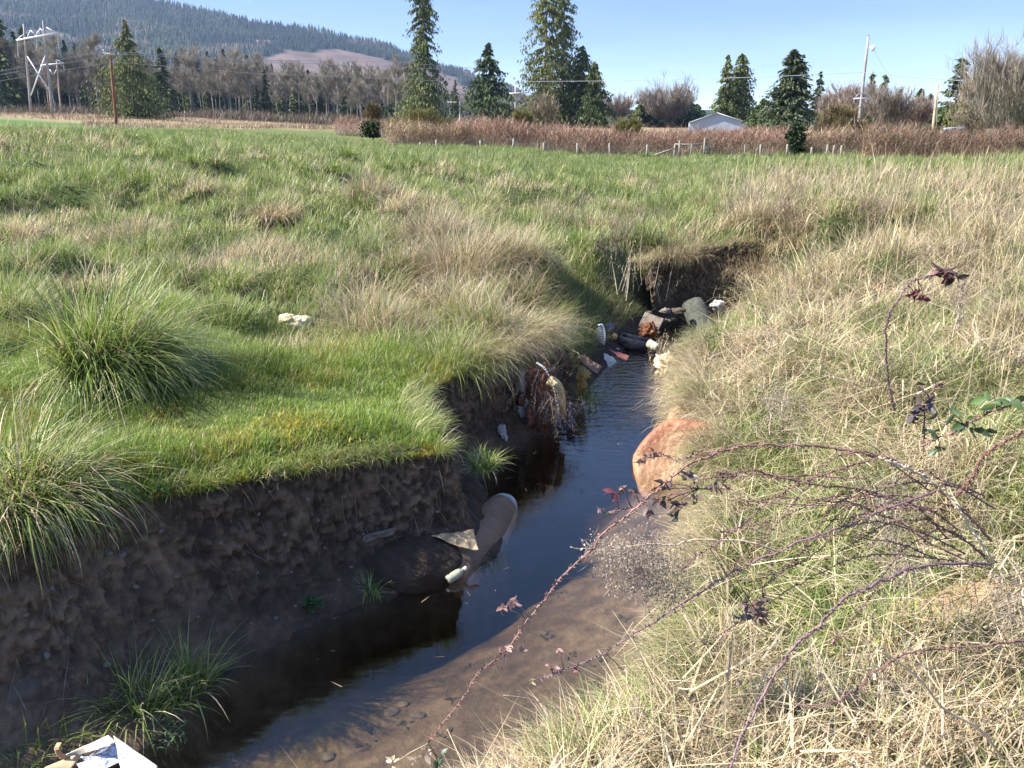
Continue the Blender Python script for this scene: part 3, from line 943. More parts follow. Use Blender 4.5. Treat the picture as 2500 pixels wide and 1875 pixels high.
def straw_bank():
    """the right bank: matted dead grass with green showing through"""
    B = Blades()
    def normal(x, y, e=.06):
        return (H(x + e, y) - H(x - e, y)) / (2 * e), (H(x, y + e) - H(x, y - e)) / (2 * e)
    for (x0, x1, y0, y1, dens, L0, w, K) in ((-.6, 3.4, 1.3, 4.6, 4600, .24, .0060, 4), (.6, 5.2, 4.6, 8.0, 3000, .27, .0066, 4), (1.2, 9.0, 8.0, 13.5, 1300, .30, .0080, 3), (3.0, 14, 13.2, 21, 420, .34, .011, 3)):
        x, y = scatter(x0, x1, y0, y1, dens)
        z = H(x, y)
        dr_ = poly_dist(x, y, RSH)
        dl_ = poly_dist(x, y, LSH)
        ok = in_view(x, y, z, .34, .7) & ~inside(x, y, CREEK) & (dr_ > .03) & ((dr_ < dl_) | (y > 13.2) | (x > 3.2)) & (np.hypot(x, y) > 1.3) & ((y < 13.4) | (x > 3.6 + .5 * (y - 13.4)))
        bare = fbm(x * 2.4, y * 2.4, 0, 137, 2)
        ok &= rng.random(len(x)) < .35 + .65 * sstep(.30, .48, bare)
        # bare earth scar near the bottom of the slope
        for (a_, b_, rx_, ry_) in SCARS:
            ok &= ~((np.hypot((x - a_) / rx_, (y - b_) / ry_) < 1) & (rng.random(len(x)) < .90))
        x, y, z, dr_ = x[ok], y[ok], z[ok], dr_[ok]
        n = len(x)
        sx, sy = normal(x, y)
        d = drymap(x, y)
        # combed in locks: direction varies smoothly, mostly falling down the slope
        la = fbm(x * 3.1, y * 3.1, 0, 141, 2) * 9 - 4.5
        ax = -sx * .9 + .7 * np.cos(la) + rng.normal(0, .65, n)
        ay = -sy * .9 + .7 * np.sin(la) + rng.normal(0, .65, n) - .1
        az = np.arctan2(ay, ax)
        dm = rng.random(n) < d
        slope = np.hypot(sx, sy)
        tilt = np.where(dm, rng.uniform(.25, 1.25, n), rng.uniform(.05, .7, n)) + .25 * np.clip(slope, 0, 1.5)
        bend = rng.uniform(.2, 1.25, n) + .35 * np.clip(slope, 0, 1.5)
        L = L0 * rng.uniform(.55, 1.5, n) * np.where(dm, 1.1, .8)
        c = np.where(dm[:, None], mixcol(n, 1.0) * .82, mixcol(n, 0.03))
        B.add(np.stack([x, y, z - .02 + rng.uniform(0, .06, n)], 1), L, az, tilt, bend, w * rng.uniform(.6, 1.35, n), c, K)
    # fringe hanging to the water
    rs = resample(smoothline(RSH, 300), .02)
    tgr = np.gradient(rs, axis=0); tgr /= np.linalg.norm(tgr, axis=1)[:, None]
    nr = np.stack([-tgr[:, 1], tgr[:, 0]], 1)
    k_ = (rs[:, 1] > 2.0)
    rs, nr = rs[k_], nr[k_]
    i = rng.integers(0, len(rs), 17000)
    off = rng.uniform(.03, .34, len(i))
    x, y = rs[i, 0] + nr[i, 0] * off, rs[i, 1] + nr[i, 1] * off
    k_ = ~inside(x, y, CREEK); i, x, y, off = i[k_], x[k_], y[k_], off[k_]
    z = H(x, y) + rng.uniform(0, .12, len(i)) * (off / .3)
    n = len(i)
    az = np.arctan2(-nr[i, 1], -nr[i, 0]) + rng.normal(0, .75, n)
    d = .35 + .6 * sstep(.35, .55, fbm(x * 1.7, y * 1.7, 0, 151, 2))
    B.add(np.stack([x, y, z], 1), rng.uniform(.12, .38, n), az, rng.uniform(.3, 1.3, n), rng.uniform(.3, 1.5, n), rng.uniform(.0035, .0055, n), mixcol(n, d), 4)
    # tufts
    for (x0, x1, y0, y1, dens, nb, h0, w) in ((.3, 3.2, 1.8, 4.8, 4.0, 150, .30, .0042), (1.0, 5.0, 4.8, 8.2, 3.2, 150, .36, .0048), (1.8, 8.5, 8.0, 13.5, 1.9, 120, .46, .0065), (3, 15, 13, 22, 1.0, 90, .52, .010)):
        x, y = scatter(x0, x1, y0, y1, dens)
        z = H(x, y)
        dr_, dl_ = poly_dist(x, y, RSH), poly_dist(x, y, LSH)
        ok = in_view(x, y, z, .34, .7) & ~inside(x, y, CREEK) & (dr_ > .12) & ((dr_ < dl_) | (y > 13.2) | (x > 3.2)) & (np.hypot(x, y) > 2.0)
        x, y, z = x[ok], y[ok], z[ok]
        n = len(x)
        r = rng.uniform(.14, .34, n)
        d = np.clip(drymap(x, y) * .95 + rng.normal(0, .3, n), .05, .98)
        tussock_blades(B, x, y, z, r, h0 * rng.uniform(.6, 1.3, n), nb * (r / .26), d, w, (-.25, -.2))
    n = 90                                                # straw over the end of the channel
    x, y = rng.uniform(2.9, 6.4, n), rng.uniform(10.6, 14.2, n)
    k = ~inside(x, y, CREEK) & ((poly_dist(x, y, RSH) > .22)) & ((x > 3.6) | (y < 12.2) | (y > 13.4))
    x, y = x[k], y[k]; n = len(x)
    tussock_blades(B, x, y, H(x, y), rng.uniform(.25, .45, n), rng.uniform(.4, .7, n), 150, np.clip(rng.normal(.75, .2, n), .2, .97), .0085, (-.2, -.2))
    # broken stalks and broad dead leaves lying every way on the mat
    for (x0, x1, y0, y1, n, wf) in ((-.4, 3.2, 1.6, 5.0, 3600, 1.0), (.8, 5.5, 5.0, 9.0, 3600, 1.25), (1.5, 10, 9.0, 15, 2600, 1.8)):
        x, y = rng.uniform(x0, x1, n), rng.uniform(y0, y1, n)
        k = ~inside(x, y, CREEK) & (poly_dist(x, y, RSH) > .10) & ((poly_dist(x, y, RSH) < poly_dist(x, y, LSH)) | (x > 3.4)) & (np.hypot(x, y) > 1.6)
        x, y = x[k], y[k]; n = len(x)
        z = H(x, y) + rng.uniform(.05, .20, n)
        wide = rng.random(n) < .22
        c = np.where(wide[:, None], np.array((.60, .50, .33)), np.array((.56, .44, .27))) * rng.uniform(.6, 1.15, (n, 1))
        B.add(np.stack([x, y, z], 1), rng.uniform(.18, .75, n) * np.where(wide, .7, 1), rng.uniform(0, 6.28, n), rng.uniform(1.0, 1.7, n), rng.normal(.1, .35, n), np.where(wide, rng.uniform(.008, .014, n), rng.uniform(.003, .006, n)) * wf, c, 4, .8, .55)
    # tall thin dead stems
    x, y = scatter(1.6, 13, 4.0, 20, 30)
    z = H(x, y)
    ok = in_view(x, y, z, .12, .4) & ~inside(x, y, CREEK) & (poly_dist(x, y, RSH) > .5) & (rng.random(len(x)) < sstep(1.3, 4.5, x - .12 * y + .3))
    x, y, z = x[ok], y[ok], z[ok]
    n = len(x)
    cc = (STRAW * .95 + rng.normal(0, .03, (n, 1))) * rng.uniform(.7, 1.1, (n, 1))
    B.add(np.stack([x, y, z], 1), rng.uniform(.45, 1.15, n), rng.uniform(0, 6.28, n), rng.uniform(.0, .32, n), rng.uniform(0, .5, n), rng.uniform(.0035, .006, n) * np.maximum(1, y / 9), cc, 4)
    tag(B.build('straw_grass', M['straw']), 'matted straw coloured dead grass on the sunlit stream bank', 'grass', kind='stuff')

lawn(); meadow(); slope_grass(); straw_bank()

# tussocks that stand out by themselves
TUSS = [
    # d-pixel of the base, radius, height, blades, share of dead, lean, label
    (235, 818, .42, .82, 3000, .08, (.75, -.30), 'largest arching green tussock, casting a shadow over the lawn'),
    (40, 1085, .42, .52, 1500, .30, (.70, -.65), 'long bladed green and straw tussock hanging over the dark bank'),
    (20, 690, .40, .60, 1100, .35, (.3, -.2), 'grey green tussock behind the long bladed one at the bank corner'),
    (300, 520, .75, .46, 1500, .92, (.1, -.1), 'wide straw brown tussock behind the largest green tussock'),
    (600, 470, .55, .42, 900, .85, (.3, -.1), 'straw tussock in the meadow beside a fresh green patch'),
    (800, 435, .48, .66, 1100, .85, (.05, 0), 'rounded tan tussock standing highest in the mid meadow'),
    (940, 520, .46, .64, 1100, .88, (.25, 0), 'pale golden tussock before the rounded tan tussock'),
    (1000, 610, .62, .78, 2000, .92, (.15, -.05), 'tall straw stand in the middle of the meadow above the bank'),
    (800, 735, .42, .60, 1500, .72, (.25, -.1), 'straw and green tussock beside the pale lump on the lawn'),
    (490, 625, .40, .36, 800, .15, (.35, -.25), 'low green tussock behind the lawn, with dead skirts'),
    (620, 640, .36, .34, 700, .22, (.45, -.25), 'low green tussock next to the tall straw stand'),
    (985, 800, .36, .50, 1100, .14, (.5, -.2), 'bright green tussock at the corner of the lawn over the stream'),
    (1170, 715, .42, .44, 1500, .30, (.45, -.45), 'yellow green tussock drooping over the rusty rubbish'),
    (1110, 560, .55, .50, 1100, .70, (.3, -.1), 'tan tussock on the bank crest above the shaded grass'),
    (1290, 500, .55, .42, 900, .72, (.2, -.1), 'brownish tussock beyond the bank crest with dark gaps'),
    (1450, 560, .60, .36, 1300, .86, (.1, -.2), 'straw tussock hanging over the dark earth at the far bend'),
    (1640, 600, .50, .46, 1000, .92, (-.1, -.2), 'straw tussock shading the concrete pipe'),
    (1560, 1000, .28, .36, 900, .75, (-.7, -.3), 'straw tuft flopping over the shaded flank of the orange tank'),
    (1530, 905, .26, .34, 800, .85, (-.6, -.3), 'pale straw tuft lying on top of the orange tank'),
    (1540, 870, .32, .36, 1000, .55, (-.5, -.3), 'straw and green tuft hanging over the rusty orange tank'),
]
for (dx, dy, r, h, nb, dry, lean, lab) in TUSS:
    p = gp(dx, dy)
    B = Blades()
    wv = .0062 * max(1.0, p[1] / 8.5)
    if dry > .6: r, h, nb = r * 1.25, h * 1.1, int(nb * 1.25)
    else: r, h = r * 1.12, h * 1.12
    if nb > 2000 and dry < .3: wv = .0105
    if dry == .30 and h > .5: wv = .0075
    tussock_blades(B, [0.0], [0.0], [0.0], [r], [h], [nb], [dry], [wv], lean, 1.15 if nb < 2990 else .85, K=5, warm=1.1 if dry < .6 else .88)
    o = B.build('grass_tussock', M['grass'])
    o.location = p
    tag(o, lab, 'grass tussock', 'tussocks standing out of the meadow')
# ------------------------------------------------------------------ trees
M['bark'] = mat_rough('bark', (.75, .75, .75), (1.25, 1.25, 1.25), 3.0, .9, .5, 12, attr=True, spec=.1)
M['twig'] = mat_leaf('twig', .05, .12, .8, .25, .3)

def conifer(h, r, nb, ns, prof, droop, c1, c2, size=(.8, .34), t0=.03, sparse=0.0, hang=.5, stems=((0, 0, 1.0),), seed=0, lean=0.0):
    """drooping branches carrying many leaf sprays; returns crown and trunk meshes as builders"""
    g = np.random.default_rng(seed)
    crown, trunk = MB(), MB()
    Vs, Cs = [], []
    for (ox, oy, k) in stems:
        hh, rr, n = h * k, r * (k ** .5), int(nb * k)
        t = t0 + (1 - t0) * g.random(n) ** (1.15)
        keep = g.random(n) > sparse * t
        t = t[keep]; n = len(t)
        az = g.uniform(0, 2 * np.pi, n)
        L = rr * np.interp(t, [p[0] for p in prof], [p[1] for p in prof]) * g.uniform(.38, 1.25, n)
        L *= 1 + .7 * (fbm(np.cos(az) * 1.7 + t * 6, np.sin(az) * 1.7, 0, seed, 2) - .5)
        tone = g.random(n)
        i = np.repeat(np.arange(n), ns)
        f = g.uniform(.12, 1.05, len(i)) ** .8
        dirv = np.stack([np.cos(az), np.sin(az)], 1)[i]
        w = g.normal(0, 1, (len(i), 3)) * np.array((.10, .10, .05)) * (L[i][:, None] + .6) * f[:, None]
        P = np.stack([ox + dirv[:, 0] * f * L[i], oy + dirv[:, 1] * f * L[i], t[i] * hh + (.18 * f - droop * f * f) * L[i]], 1) + w
        P[:, 2] = np.maximum(P[:, 2], .15)
        a = size[0] * g.uniform(.5, 1.3, len(i)); b = size[1] * g.uniform(.6, 1.3, len(i))
        d = np.concatenate([dirv * (1 - hang), -np.full((len(i), 1), hang)], 1) + g.normal(0, .28, (len(i), 3))
        d /= np.linalg.norm(d, axis=1)[:, None]
        s = np.cross(d, g.normal(0, 1, (len(i), 3))); s /= np.linalg.norm(s, axis=1)[:, None] + 1e-9
        V = np.stack([P - d * a[:, None] * .35, P + s * b[:, None] * .5, P + d * a[:, None] * .65, P - s * b[:, None] * .5], 1)
        cc = np.array(c1) * (1 - tone[i][:, None]) + np.array(c2) * tone[i][:, None]
        cc = cc * g.uniform(.7, 1.3, (len(i), 1))
        Vs.append(V.reshape(-1, 3)); Cs.append(np.repeat(cc, 4, 0))
        m = 7
        tz = np.linspace(-.3, hh * .97, m)
        wx = np.cumsum(g.normal(0, .05, m)); wy = np.cumsum(g.normal(0, .05, m))
        trunk.tube(np.stack([ox + wx * np.linspace(0, 1, m), oy + wy * np.linspace(0, 1, m), tz], 1), np.interp(tz / hh, [0, 1], [.022 * hh * .6 + .06, .03]), 7, np.array((.16, .125, .10)))
    V = np.concatenate(Vs)
    crown.add(V, np.arange(len(V)).reshape(-1, 4), None, np.concatenate(Cs))
    return crown, trunk

def bare_tree(h, r, nl, nsub, ntw, ct, cb, seed=0, split=.25, tw=.03, twl=1.0, up=.6, trunks=1, rad=.016):
    g = np.random.default_rng(seed)
    trunk, B = MB(), Blades()
    roots, dirs = [], []
    for q in range(trunks):
        a0 = g.uniform(0, 6.28)
        m = 6
        tz = np.linspace(0, 1, m)
        k = 0 if trunks == 1 else .22
        px = np.cos(a0) * k * r * tz ** 1.2 + np.cumsum(g.normal(0, .012 * h, m)) * tz
        py = np.sin(a0) * k * r * tz ** 1.2 + np.cumsum(g.normal(0, .012 * h, m)) * tz
        hh = h * g.uniform(.82, .95)
        T = np.stack([px, py, tz * hh - .2], 1)
        trunk.tube(T, np.interp(tz, [0, 1], [rad * h * .62, rad * h * .12]), 6, ct)
        for i in range(nl):
            t = split + (1 - split) * g.random()
            p0 = np.array([np.interp(t, tz, T[:, j]) for j in range(3)])
            az = g.uniform(0, 6.28)
            L = r * g.uniform(.6, 1.1) * (1.05 - .55 * max(0, t - .35))
            el = up + g.normal(0, .15)
            s = np.linspace(0, 1, 5)
            P = p0 + np.stack([np.cos(az) * np.cos(el) * s * L, np.sin(az) * np.cos(el) * s * L, (np.sin(el) * s + .25 * s * s) * L], 1) + np.cumsum(g.normal(0, .04 * L, (5, 3)), 0) * s[:, None]
            trunk.tube(P, np.interp(s, [0, 1], [rad * h * .2, rad * h * .05]), 4, ct, cap=False)
            f = g.uniform(.2, 1, nsub)
            Q = np.stack([np.interp(f, s, P[:, j]) for j in range(3)], 1)
            a2 = az + g.normal(0, .9, nsub)
            roots.append(Q); dirs.append(np.stack([a2, np.full(nsub, L)], 1))
    Q = np.concatenate(roots); A = np.concatenate(dirs)
    n = len(Q)
    Ls = A[:, 1] * g.uniform(.25, .5, n)
    tl = g.uniform(.3, 1.2, n)
    B.add(Q, Ls, A[:, 0], tl, g.normal(-.2, .3, n), np.full(n, tw * 1.6), np.array(cb) * g.uniform(.7, 1.2, (n, 1)), 2)
    i = np.repeat(np.arange(n), ntw)
    f = g.uniform(.15, 1, len(i))
    P = Q[i] + (Ls[i] * f)[:, None] * np.stack([np.cos(A[i, 0]) * np.sin(tl[i]), np.sin(A[i, 0]) * np.sin(tl[i]), np.cos(tl[i])], 1)
    B.add(P, twl * g.uniform(.4, 1.2, len(i)), A[i, 0] + g.normal(0, 1.2, len(i)), g.uniform(.1, 1.4, len(i)), g.normal(-.1, .5, len(i)), np.full(len(i), tw), np.array(cb) * g.uniform(.65, 1.3, (len(i), 1)), 2)
    return B, trunk

def make_tree(name, loc, crown, trunk, label, cat, group=None, cname='crown', cmat='needle'):
    e = empty(name, loc, label, cat, group)
    crown.build(cname, M[cmat], e)
    trunk.build('trunk', M['bark'], e)
    return e

def at(dx, Y, dz=0.0):
    x = (dx * KD - 1250.0) / FPX
    # column of the picture followed to the terrain at distance Y
    for _ in range(4):
        zz = float(H(np.array([0.0]), np.array([Y]))[0])
        depth = Y * CT - (zz - CAMZ) * ST
    X = x * depth
    zz = float(H(np.array([X]), np.array([Y]))[0])
    return (X, Y, zz + dz)

def zat(dy, Y, dx=1106):
    return gy(dx, dy, Y)[2]

# woodland edge: bare alders with conifers between and behind them
PR_FIR = [(0, .75), (.12, 1.0), (.5, .62), (.85, .22), (1, .03)]
PR_CED = [(0, .85), (.15, 1.0), (.4, .82), (.6, .58), (.85, .36), (1, .10)]
ALD = [bare_tree(17, 3.0, 26, 11, 8, (.27, .25, .215), (.285, .25, .195), 200 + i, .38, .055, 1.6, .75, rad=.017) for i in range(4)]
ald_proto = []
g4 = np.random.default_rng(44)
ald_pos = []
for row, (Y0, n) in enumerate(((232, 36), (245, 38), (260, 36), (280, 34))):
    for i in range(n):
        dx = -40 + (i + g4.uniform(.1, .9)) * 940 / n
        if row == 0 and (235 < dx < 385 or dx < 95): continue
        ald_pos.append((dx, Y0 + g4.uniform(-7, 7)))
for i in range(12):
    ald_pos.append((940 + i * 28 + g4.uniform(-8, 8), 300 + g4.uniform(-10, 10)))
for i, (dx, Y) in enumerate(ald_pos):
    v = i % 4
    loc = at(dx, Y)
    lab = 'bare grey alder in the woodland edge beyond the dry field'
    if i < 4:
        e = make_tree('alder_tree', loc, *ALD[v], lab, 'tree', 'bare alders of the woodland edge', 'twigs', 'twig')
        ald_proto.append(e)
        e.rotation_euler.z = g4.uniform(0, 6.28)
    else:
        e = copy_tree(ald_proto[v], loc, g4.uniform(0, 6.28), 1.0)
    hs = g4.uniform(.82, 1.12) * (1.12 if dx < 240 else .92 if dx < 600 else .88) * (1.0 if dx < 900 else .55)
    e.scale = (hs, hs, hs)

WC = []
for i in range(4):
    WC.append(conifer(20, 3.6, 150, 13, PR_FIR, .5 + .1 * i, ((.045, .065, .028), (.075, .095, .034), (.045, .072, .04), (.08, .095, .038))[i], ((.085, .11, .042), (.14, .155, .055), (.08, .105, .045), (.15, .16, .062))[i], (1.3, .6), .06, .1, .45, ((0, 0, 1),), 300 + i))
wc_proto = []
wcon = [(2, 47, 248, 1), (32, 37, 244, 1.35), (58, 70, 262, 1), (78, 52, 268, .9), (112, 92, 275, .9), (140, 100, 280, .8), (162, 88, 282, .9), (185, 95, 285, .9), (222, 90, 285, .9), (236, 128, 240, 1.0), (362, 105, 226, 1.5), (395, 118, 285, 1),
        (428, 128, 290, .9), (462, 110, 288, .9), (480, 122, 292, .8), (495, 108, 284, .9), (525, 110, 286, 1.1), (544, 114, 282, .9), (567, 117, 280, 1), (580, 150, 240, 1.1), (596, 140, 290, 1), (625, 140, 290, 1), (645, 150, 250, 1.1), (658, 146, 290, .9), (672, 152, 262, 1.2), (690, 165, 244, 1.2),
        (708, 160, 290, .8), (739, 148, 290, 1.1), (775, 156, 295, .9), (800, 168, 300, .8), (822, 158, 295, .8), (848, 166, 295, 1.0), (868, 168, 290, 1), (410, 190, 238, .9), (455, 185, 240, 1.0), (505, 190, 246, 1.0), (-20, 60, 255, 1.2), (15, 120, 236, 1.0), (560, 185, 238, 1.0), (610, 180, 236, 1.1), (985, 172, 300, .9), (880, 170, 260, 1)]
for i in range(46):
    wcon.append((-20 + i * 20 + g4.uniform(-9, 9), g4.uniform(150, 200) - (35 if i < 11 else 0), g4.uniform(262, 305), g4.uniform(1.0, 1.5)))
for i, (dx, top, Y, ws) in enumerate(wcon):
    v = (i * 7 + int(dx)) % 4 if i >= 4 else i
    loc = at(dx, Y)
    hh = (zat(top, Y, dx) - loc[2]) / 20.0
    lab = 'green conifer among the bare alders of the woodland edge'
    if i < 4:
        e = make_tree('conifer_tree', loc, *WC[v], lab, 'tree', 'conifers of the woodland edge')
        wc_proto.append(e)
    else:
        e = copy_tree(wc_proto[v], loc, g4.uniform(0, 6.28))
    e.scale = (hh * ws * .95, hh * ws * .95, hh)

def special(name, dx, top, Y, halfw_px, args, label, cat='tree', cname='crown', group=None):
    loc = at(dx, Y)
    h = zat(top, Y, dx) - loc[2]
    r = halfw_px * KD / FPX * Y
    crown, trunk = conifer(h, r, **args)
    return make_tree(name, loc, crown, trunk, label, cat, group, cname)

CEDC = dict(c1=(0.079, 0.096, 0.032), c2=(0.184, 0.193, 0.070))
special('cedar_tree', 296, 44, 165, 74, dict(nb=520, ns=36, prof=[(0, .92), (.2, 1.0), (.45, .92), (.62, .72), (.78, .34), (.86, .12), (1, .04)], droop=.55, size=(.62, .22), sparse=.55, hang=.7, seed=11, **CEDC),
        'broad olive green cedar with a thin dead top behind the reddish brown pole')
special('cedar_tree', 920, -120, 190, 60, dict(nb=620, ns=34, prof=[(0, .95), (.1, 1.0), (.25, .88), (.33, .66), (.42, .50), (.62, .42), (.75, .34), (1, .08)], droop=.6, size=(.75, .27), sparse=.45, hang=.75, seed=12, c1=(0.056, 0.079, 0.028), c2=(0.149, 0.166, 0.060)),
        'very tall narrow cedar reaching past the frame, before the clearcut hillside')
special('spruce_tree', 1056, 95, 185, 62, dict(nb=300, ns=26, prof=[(0, 1.0), (.15, 1.0), (.5, .62), (.8, .28), (1, .04)], droop=.28, size=(.95, .32), sparse=.15, hang=.55, seed=13, c1=(0.045, 0.074, 0.032), c2=(0.105, 0.131, 0.052)),
        'dark pyramid shaped spruce between the two tall cedars')
special('cedar_tree', 1178, -90, 178, 62, dict(nb=560, ns=32, prof=[(0, .95), (.15, 1.0), (.4, .82), (.55, .66), (.8, .40), (1, .12)], droop=.6, size=(.70, .25), sparse=.62, hang=.75, seed=14, **CEDC),
        'tall open cedar with sky showing through its top, beside the grey bush')
special('cedar_tree', 1214, -100, 182, 56, dict(nb=480, ns=32, prof=[(0, 1), (.2, 1.0), (.45, .8), (.6, .5), (.75, .36), (1, .12)], droop=.6, size=(.70, .25), sparse=.68, hang=.75, seed=15, c1=(0.070, 0.088, 0.032), c2=(0.158, 0.175, 0.063)),
        'thin topped tall cedar touching the open cedar on the barn side')
special('cedar_tree', 1254, 100, 180, 54, dict(nb=420, ns=32, prof=PR_CED, droop=.6, size=(.68, .25), sparse=.45, hang=.75, seed=16, c1=(0.052, 0.079, 0.030), c2=(0.131, 0.149, 0.056)),
        'middle height dark cedar at the foot of the tall pair')
special('cedar_tree', 1282, 134, 176, 44, dict(nb=380, ns=32, prof=PR_CED, droop=.6, size=(.68, .25), sparse=.4, hang=.75, seed=17, c1=(0.052, 0.079, 0.030), c2=(0.140, 0.158, 0.060)),
        'shortest cedar of the clump, at its open sky end')
for i, (dx, top, lab) in enumerate(((1382, 213, 'low round conifer at the start of the distant grove'), (1404, 204, 'bushy conifer in the distant grove behind the twin white poles'), (1421, 192, 'tallest pale green conifer of the distant grove'), (1455, 192, 'dark pointed conifer of the distant grove'), (1470, 205, 'dark conifer with a blunt top in the distant grove'), (1484, 197, 'dark conifer on the barn side of the distant grove'), (1504, 226, 'low dark conifer between the distant grove and the barn'))):
    special('conifer_tree', dx, top, 250 + i * 3, 20 if i != 0 else 24, dict(nb=150, ns=16, prof=[(0, .9), (.3, 1), (.6, .75), (.9, .3), (1, .08)], droop=.5, size=(1.3, .55), hang=.5, seed=40 + i, c1=(0.049, 0.079, 0.035) if i > 2 else (.05, .065, .022), c2=(0.088, 0.123, 0.052) if i > 2 else (.10, .11, .04)), lab)
special('cedar_tree', 1562, 120, 150, 30, dict(nb=380, ns=28, prof=PR_CED, droop=.6, size=(.6, .2), sparse=.5, hang=.7, seed=51, c1=(0.079, 0.105, 0.038), c2=(0.193, 0.219, 0.088)), 'slimmer of the two pale cedars behind the barn')
special('cedar_tree', 1592, 117, 152, 42, dict(nb=520, ns=28, prof=PR_CED, droop=.6, size=(.6, .2), sparse=.4, hang=.7, seed=52, c1=(0.079, 0.105, 0.038), c2=(0.193, 0.219, 0.088)), 'fuller of the two pale cedars behind the barn')
special('spruce_tree', 1702, 108, 105, 56, dict(nb=420, ns=26, prof=[(0, .95), (.2, 1.0), (.5, .72), (.8, .42), (.95, .2), (1, .06)], droop=.3, size=(.6, .22), sparse=.05, hang=.4, seed=53, c1=(.050, .070, .036), c2=(.10, .12, .06)), 'large dark green spruce beside the barn')
special('conifer_tree', 1645, 215, 112, 34, dict(nb=200, ns=18, prof=[(0, 1), (.3, 1), (.7, .7), (1, .2)], droop=.4, size=(.6, .25), hang=.5, seed=54, c1=(0.052, 0.088, 0.035), c2=(0.105, 0.140, 0.052)), 'bushy green conifer filling the gap between barn and dark spruce')
special('spruce_tree', 1762, 156, 140, 22, dict(nb=90, ns=18, prof=PR_FIR, droop=.3, size=(.8, .3), sparse=.1, hang=.45, seed=55, c1=(0.044, 0.079, 0.044), c2=(0.088, 0.123, 0.061)), 'small open spruce standing alone past the dark spruce')
special('conifer_tree', 1872, 160, 130, 18, dict(nb=110, ns=18, prof=PR_FIR, droop=.4, size=(.8, .3), hang=.5, seed=56, c1=(0.052, 0.079, 0.038), c2=(0.105, 0.131, 0.052)), 'dark conifer directly behind the grey utility pole')
special('cedar_tree', 1899, 161, 128, 20, dict(nb=120, ns=18, prof=PR_FIR, droop=.4, size=(.8, .3), sparse=.3, hang=.5, seed=57, c1=(0.088, 0.105, 0.049), c2=(0.175, 0.193, 0.088)), 'pale conifer just past the grey utility pole')
special('spruce_tree', 1979, 193, 150, 24, dict(nb=120, ns=18, prof=PR_FIR, droop=.35, size=(.9, .3), hang=.45, seed=58, c1=(0.044, 0.079, 0.044), c2=(0.079, 0.114, 0.061)), 'small dark spruce between the two utility poles')
special('spruce_tree', 2001, 205, 152, 14, dict(nb=80, ns=16, prof=PR_FIR, droop=.35, size=(.9, .3), hang=.45, seed=59, c1=(0.044, 0.079, 0.044), c2=(0.079, 0.114, 0.061)), 'lower companion of the small dark spruce')
special('pine_tree', 2056, 129, 92, 32, dict(nb=90, ns=22, prof=[(0, .0), (.3, .15), (.45, .9), (.6, 1.0), (.8, .6), (1, .15)], droop=.1, size=(.6, .22), t0=.35, sparse=.1, hang=.3, seed=60, c1=(0.052, 0.079, 0.044), c2=(0.114, 0.140, 0.070)), 'thin trunked pine with an open crown beside the tan pole')
special('conifer_tree', 2075, 215, 86, 40, dict(nb=200, ns=18, prof=[(0, 1), (.4, 1), (.8, .6), (1, .2)], droop=.3, size=(.55, .22), hang=.5, seed=61, c1=(0.088, 0.114, 0.035), c2=(0.175, 0.201, 0.061)), 'mossy green conifer below the thin trunked pine')
special('conifer_tree', 2036, 225, 96, 26, dict(nb=140, ns=18, prof=[(0, 1), (.4, 1), (.8, .6), (1, .2)], droop=.3, size=(.55, .22), hang=.5, seed=62, c1=(0.049, 0.074, 0.035), c2=(0.096, 0.123, 0.052)), 'dark green conifer behind the foot of the tan pole')

# bare trees and shrubs near the hedge
def bare_special(name, dx, top, Y, halfw_px, label, cb, ct, seed, dens=1.0, trunks=3, split=.12, up=.55, cat='tree', group=None):
    loc = at(dx, Y)
    h = (zat(top, Y, dx) - loc[2])
    r = halfw_px * KD / FPX * Y
    B, T = bare_tree(h * .9, r, int(22 * dens), 12, 9, ct, cb, seed, split, .00040 * Y + .004, r * .28, up, trunks)
    return make_tree(name, loc, B, T, label, cat, group, 'twigs', 'twig')
bare_special('bare_tree', 2196, 142, 72, 118, 'large bare lichen grey tree towering over the brambles', (.31, .265, .21), (.30, .27, .23), 70, 2.6, 4, .1, .42)
bare_special('bare_tree', 2110, 165, 76, 70, 'bare grey tree spreading in front of the mossy green conifer', (.28, .225, .165), (.28, .25, .2), 71, 1.2)
bare_special('bare_tree', 1920, 205, 100, 62, 'bare brown grey tree behind the grey utility pole', (.26, .225, .185), (.26, .23, .2), 72, 1.2)
bare_special('bare_tree', 1830, 200, 125, 50, 'pinkish bare tree between the small spruce and the grey pole', (.31, .25, .215), (.3, .26, .22), 73, 1.1)
bare_special('bare_tree', 1790, 205, 130, 40, 'pinkish bare tree next to the small open spruce', (.30, .245, .21), (.3, .26, .22), 74, 1.0)
bare_special('bare_tree', 1965, 240, 110, 50, 'low bare russet tree between the two utility poles', (.25, .185, .15), (.22, .18, .15), 75, 1.0)
bare_special('bare_tree', 1330, 232, 230, 45, 'distant pinkish bare tree beyond the shortest cedar', (.27, .225, .19), (.25, .22, .19), 76, .9)
bare_special('bare_tree', 1440, 238, 240, 70, 'distant pinkish bare tree below the grove behind the twin white poles', (.27, .225, .19), (.25, .22, .19), 77, 1.1)
bare_special('bare_bush', 1176, 208, 66, 42, 'round grey bare bush in front of the open cedar', (.25, .20, .14), (.16, .12, .09), 78, 1.3, 1, .35, .5, 'bush')
WIL = (.17, .16, .055)
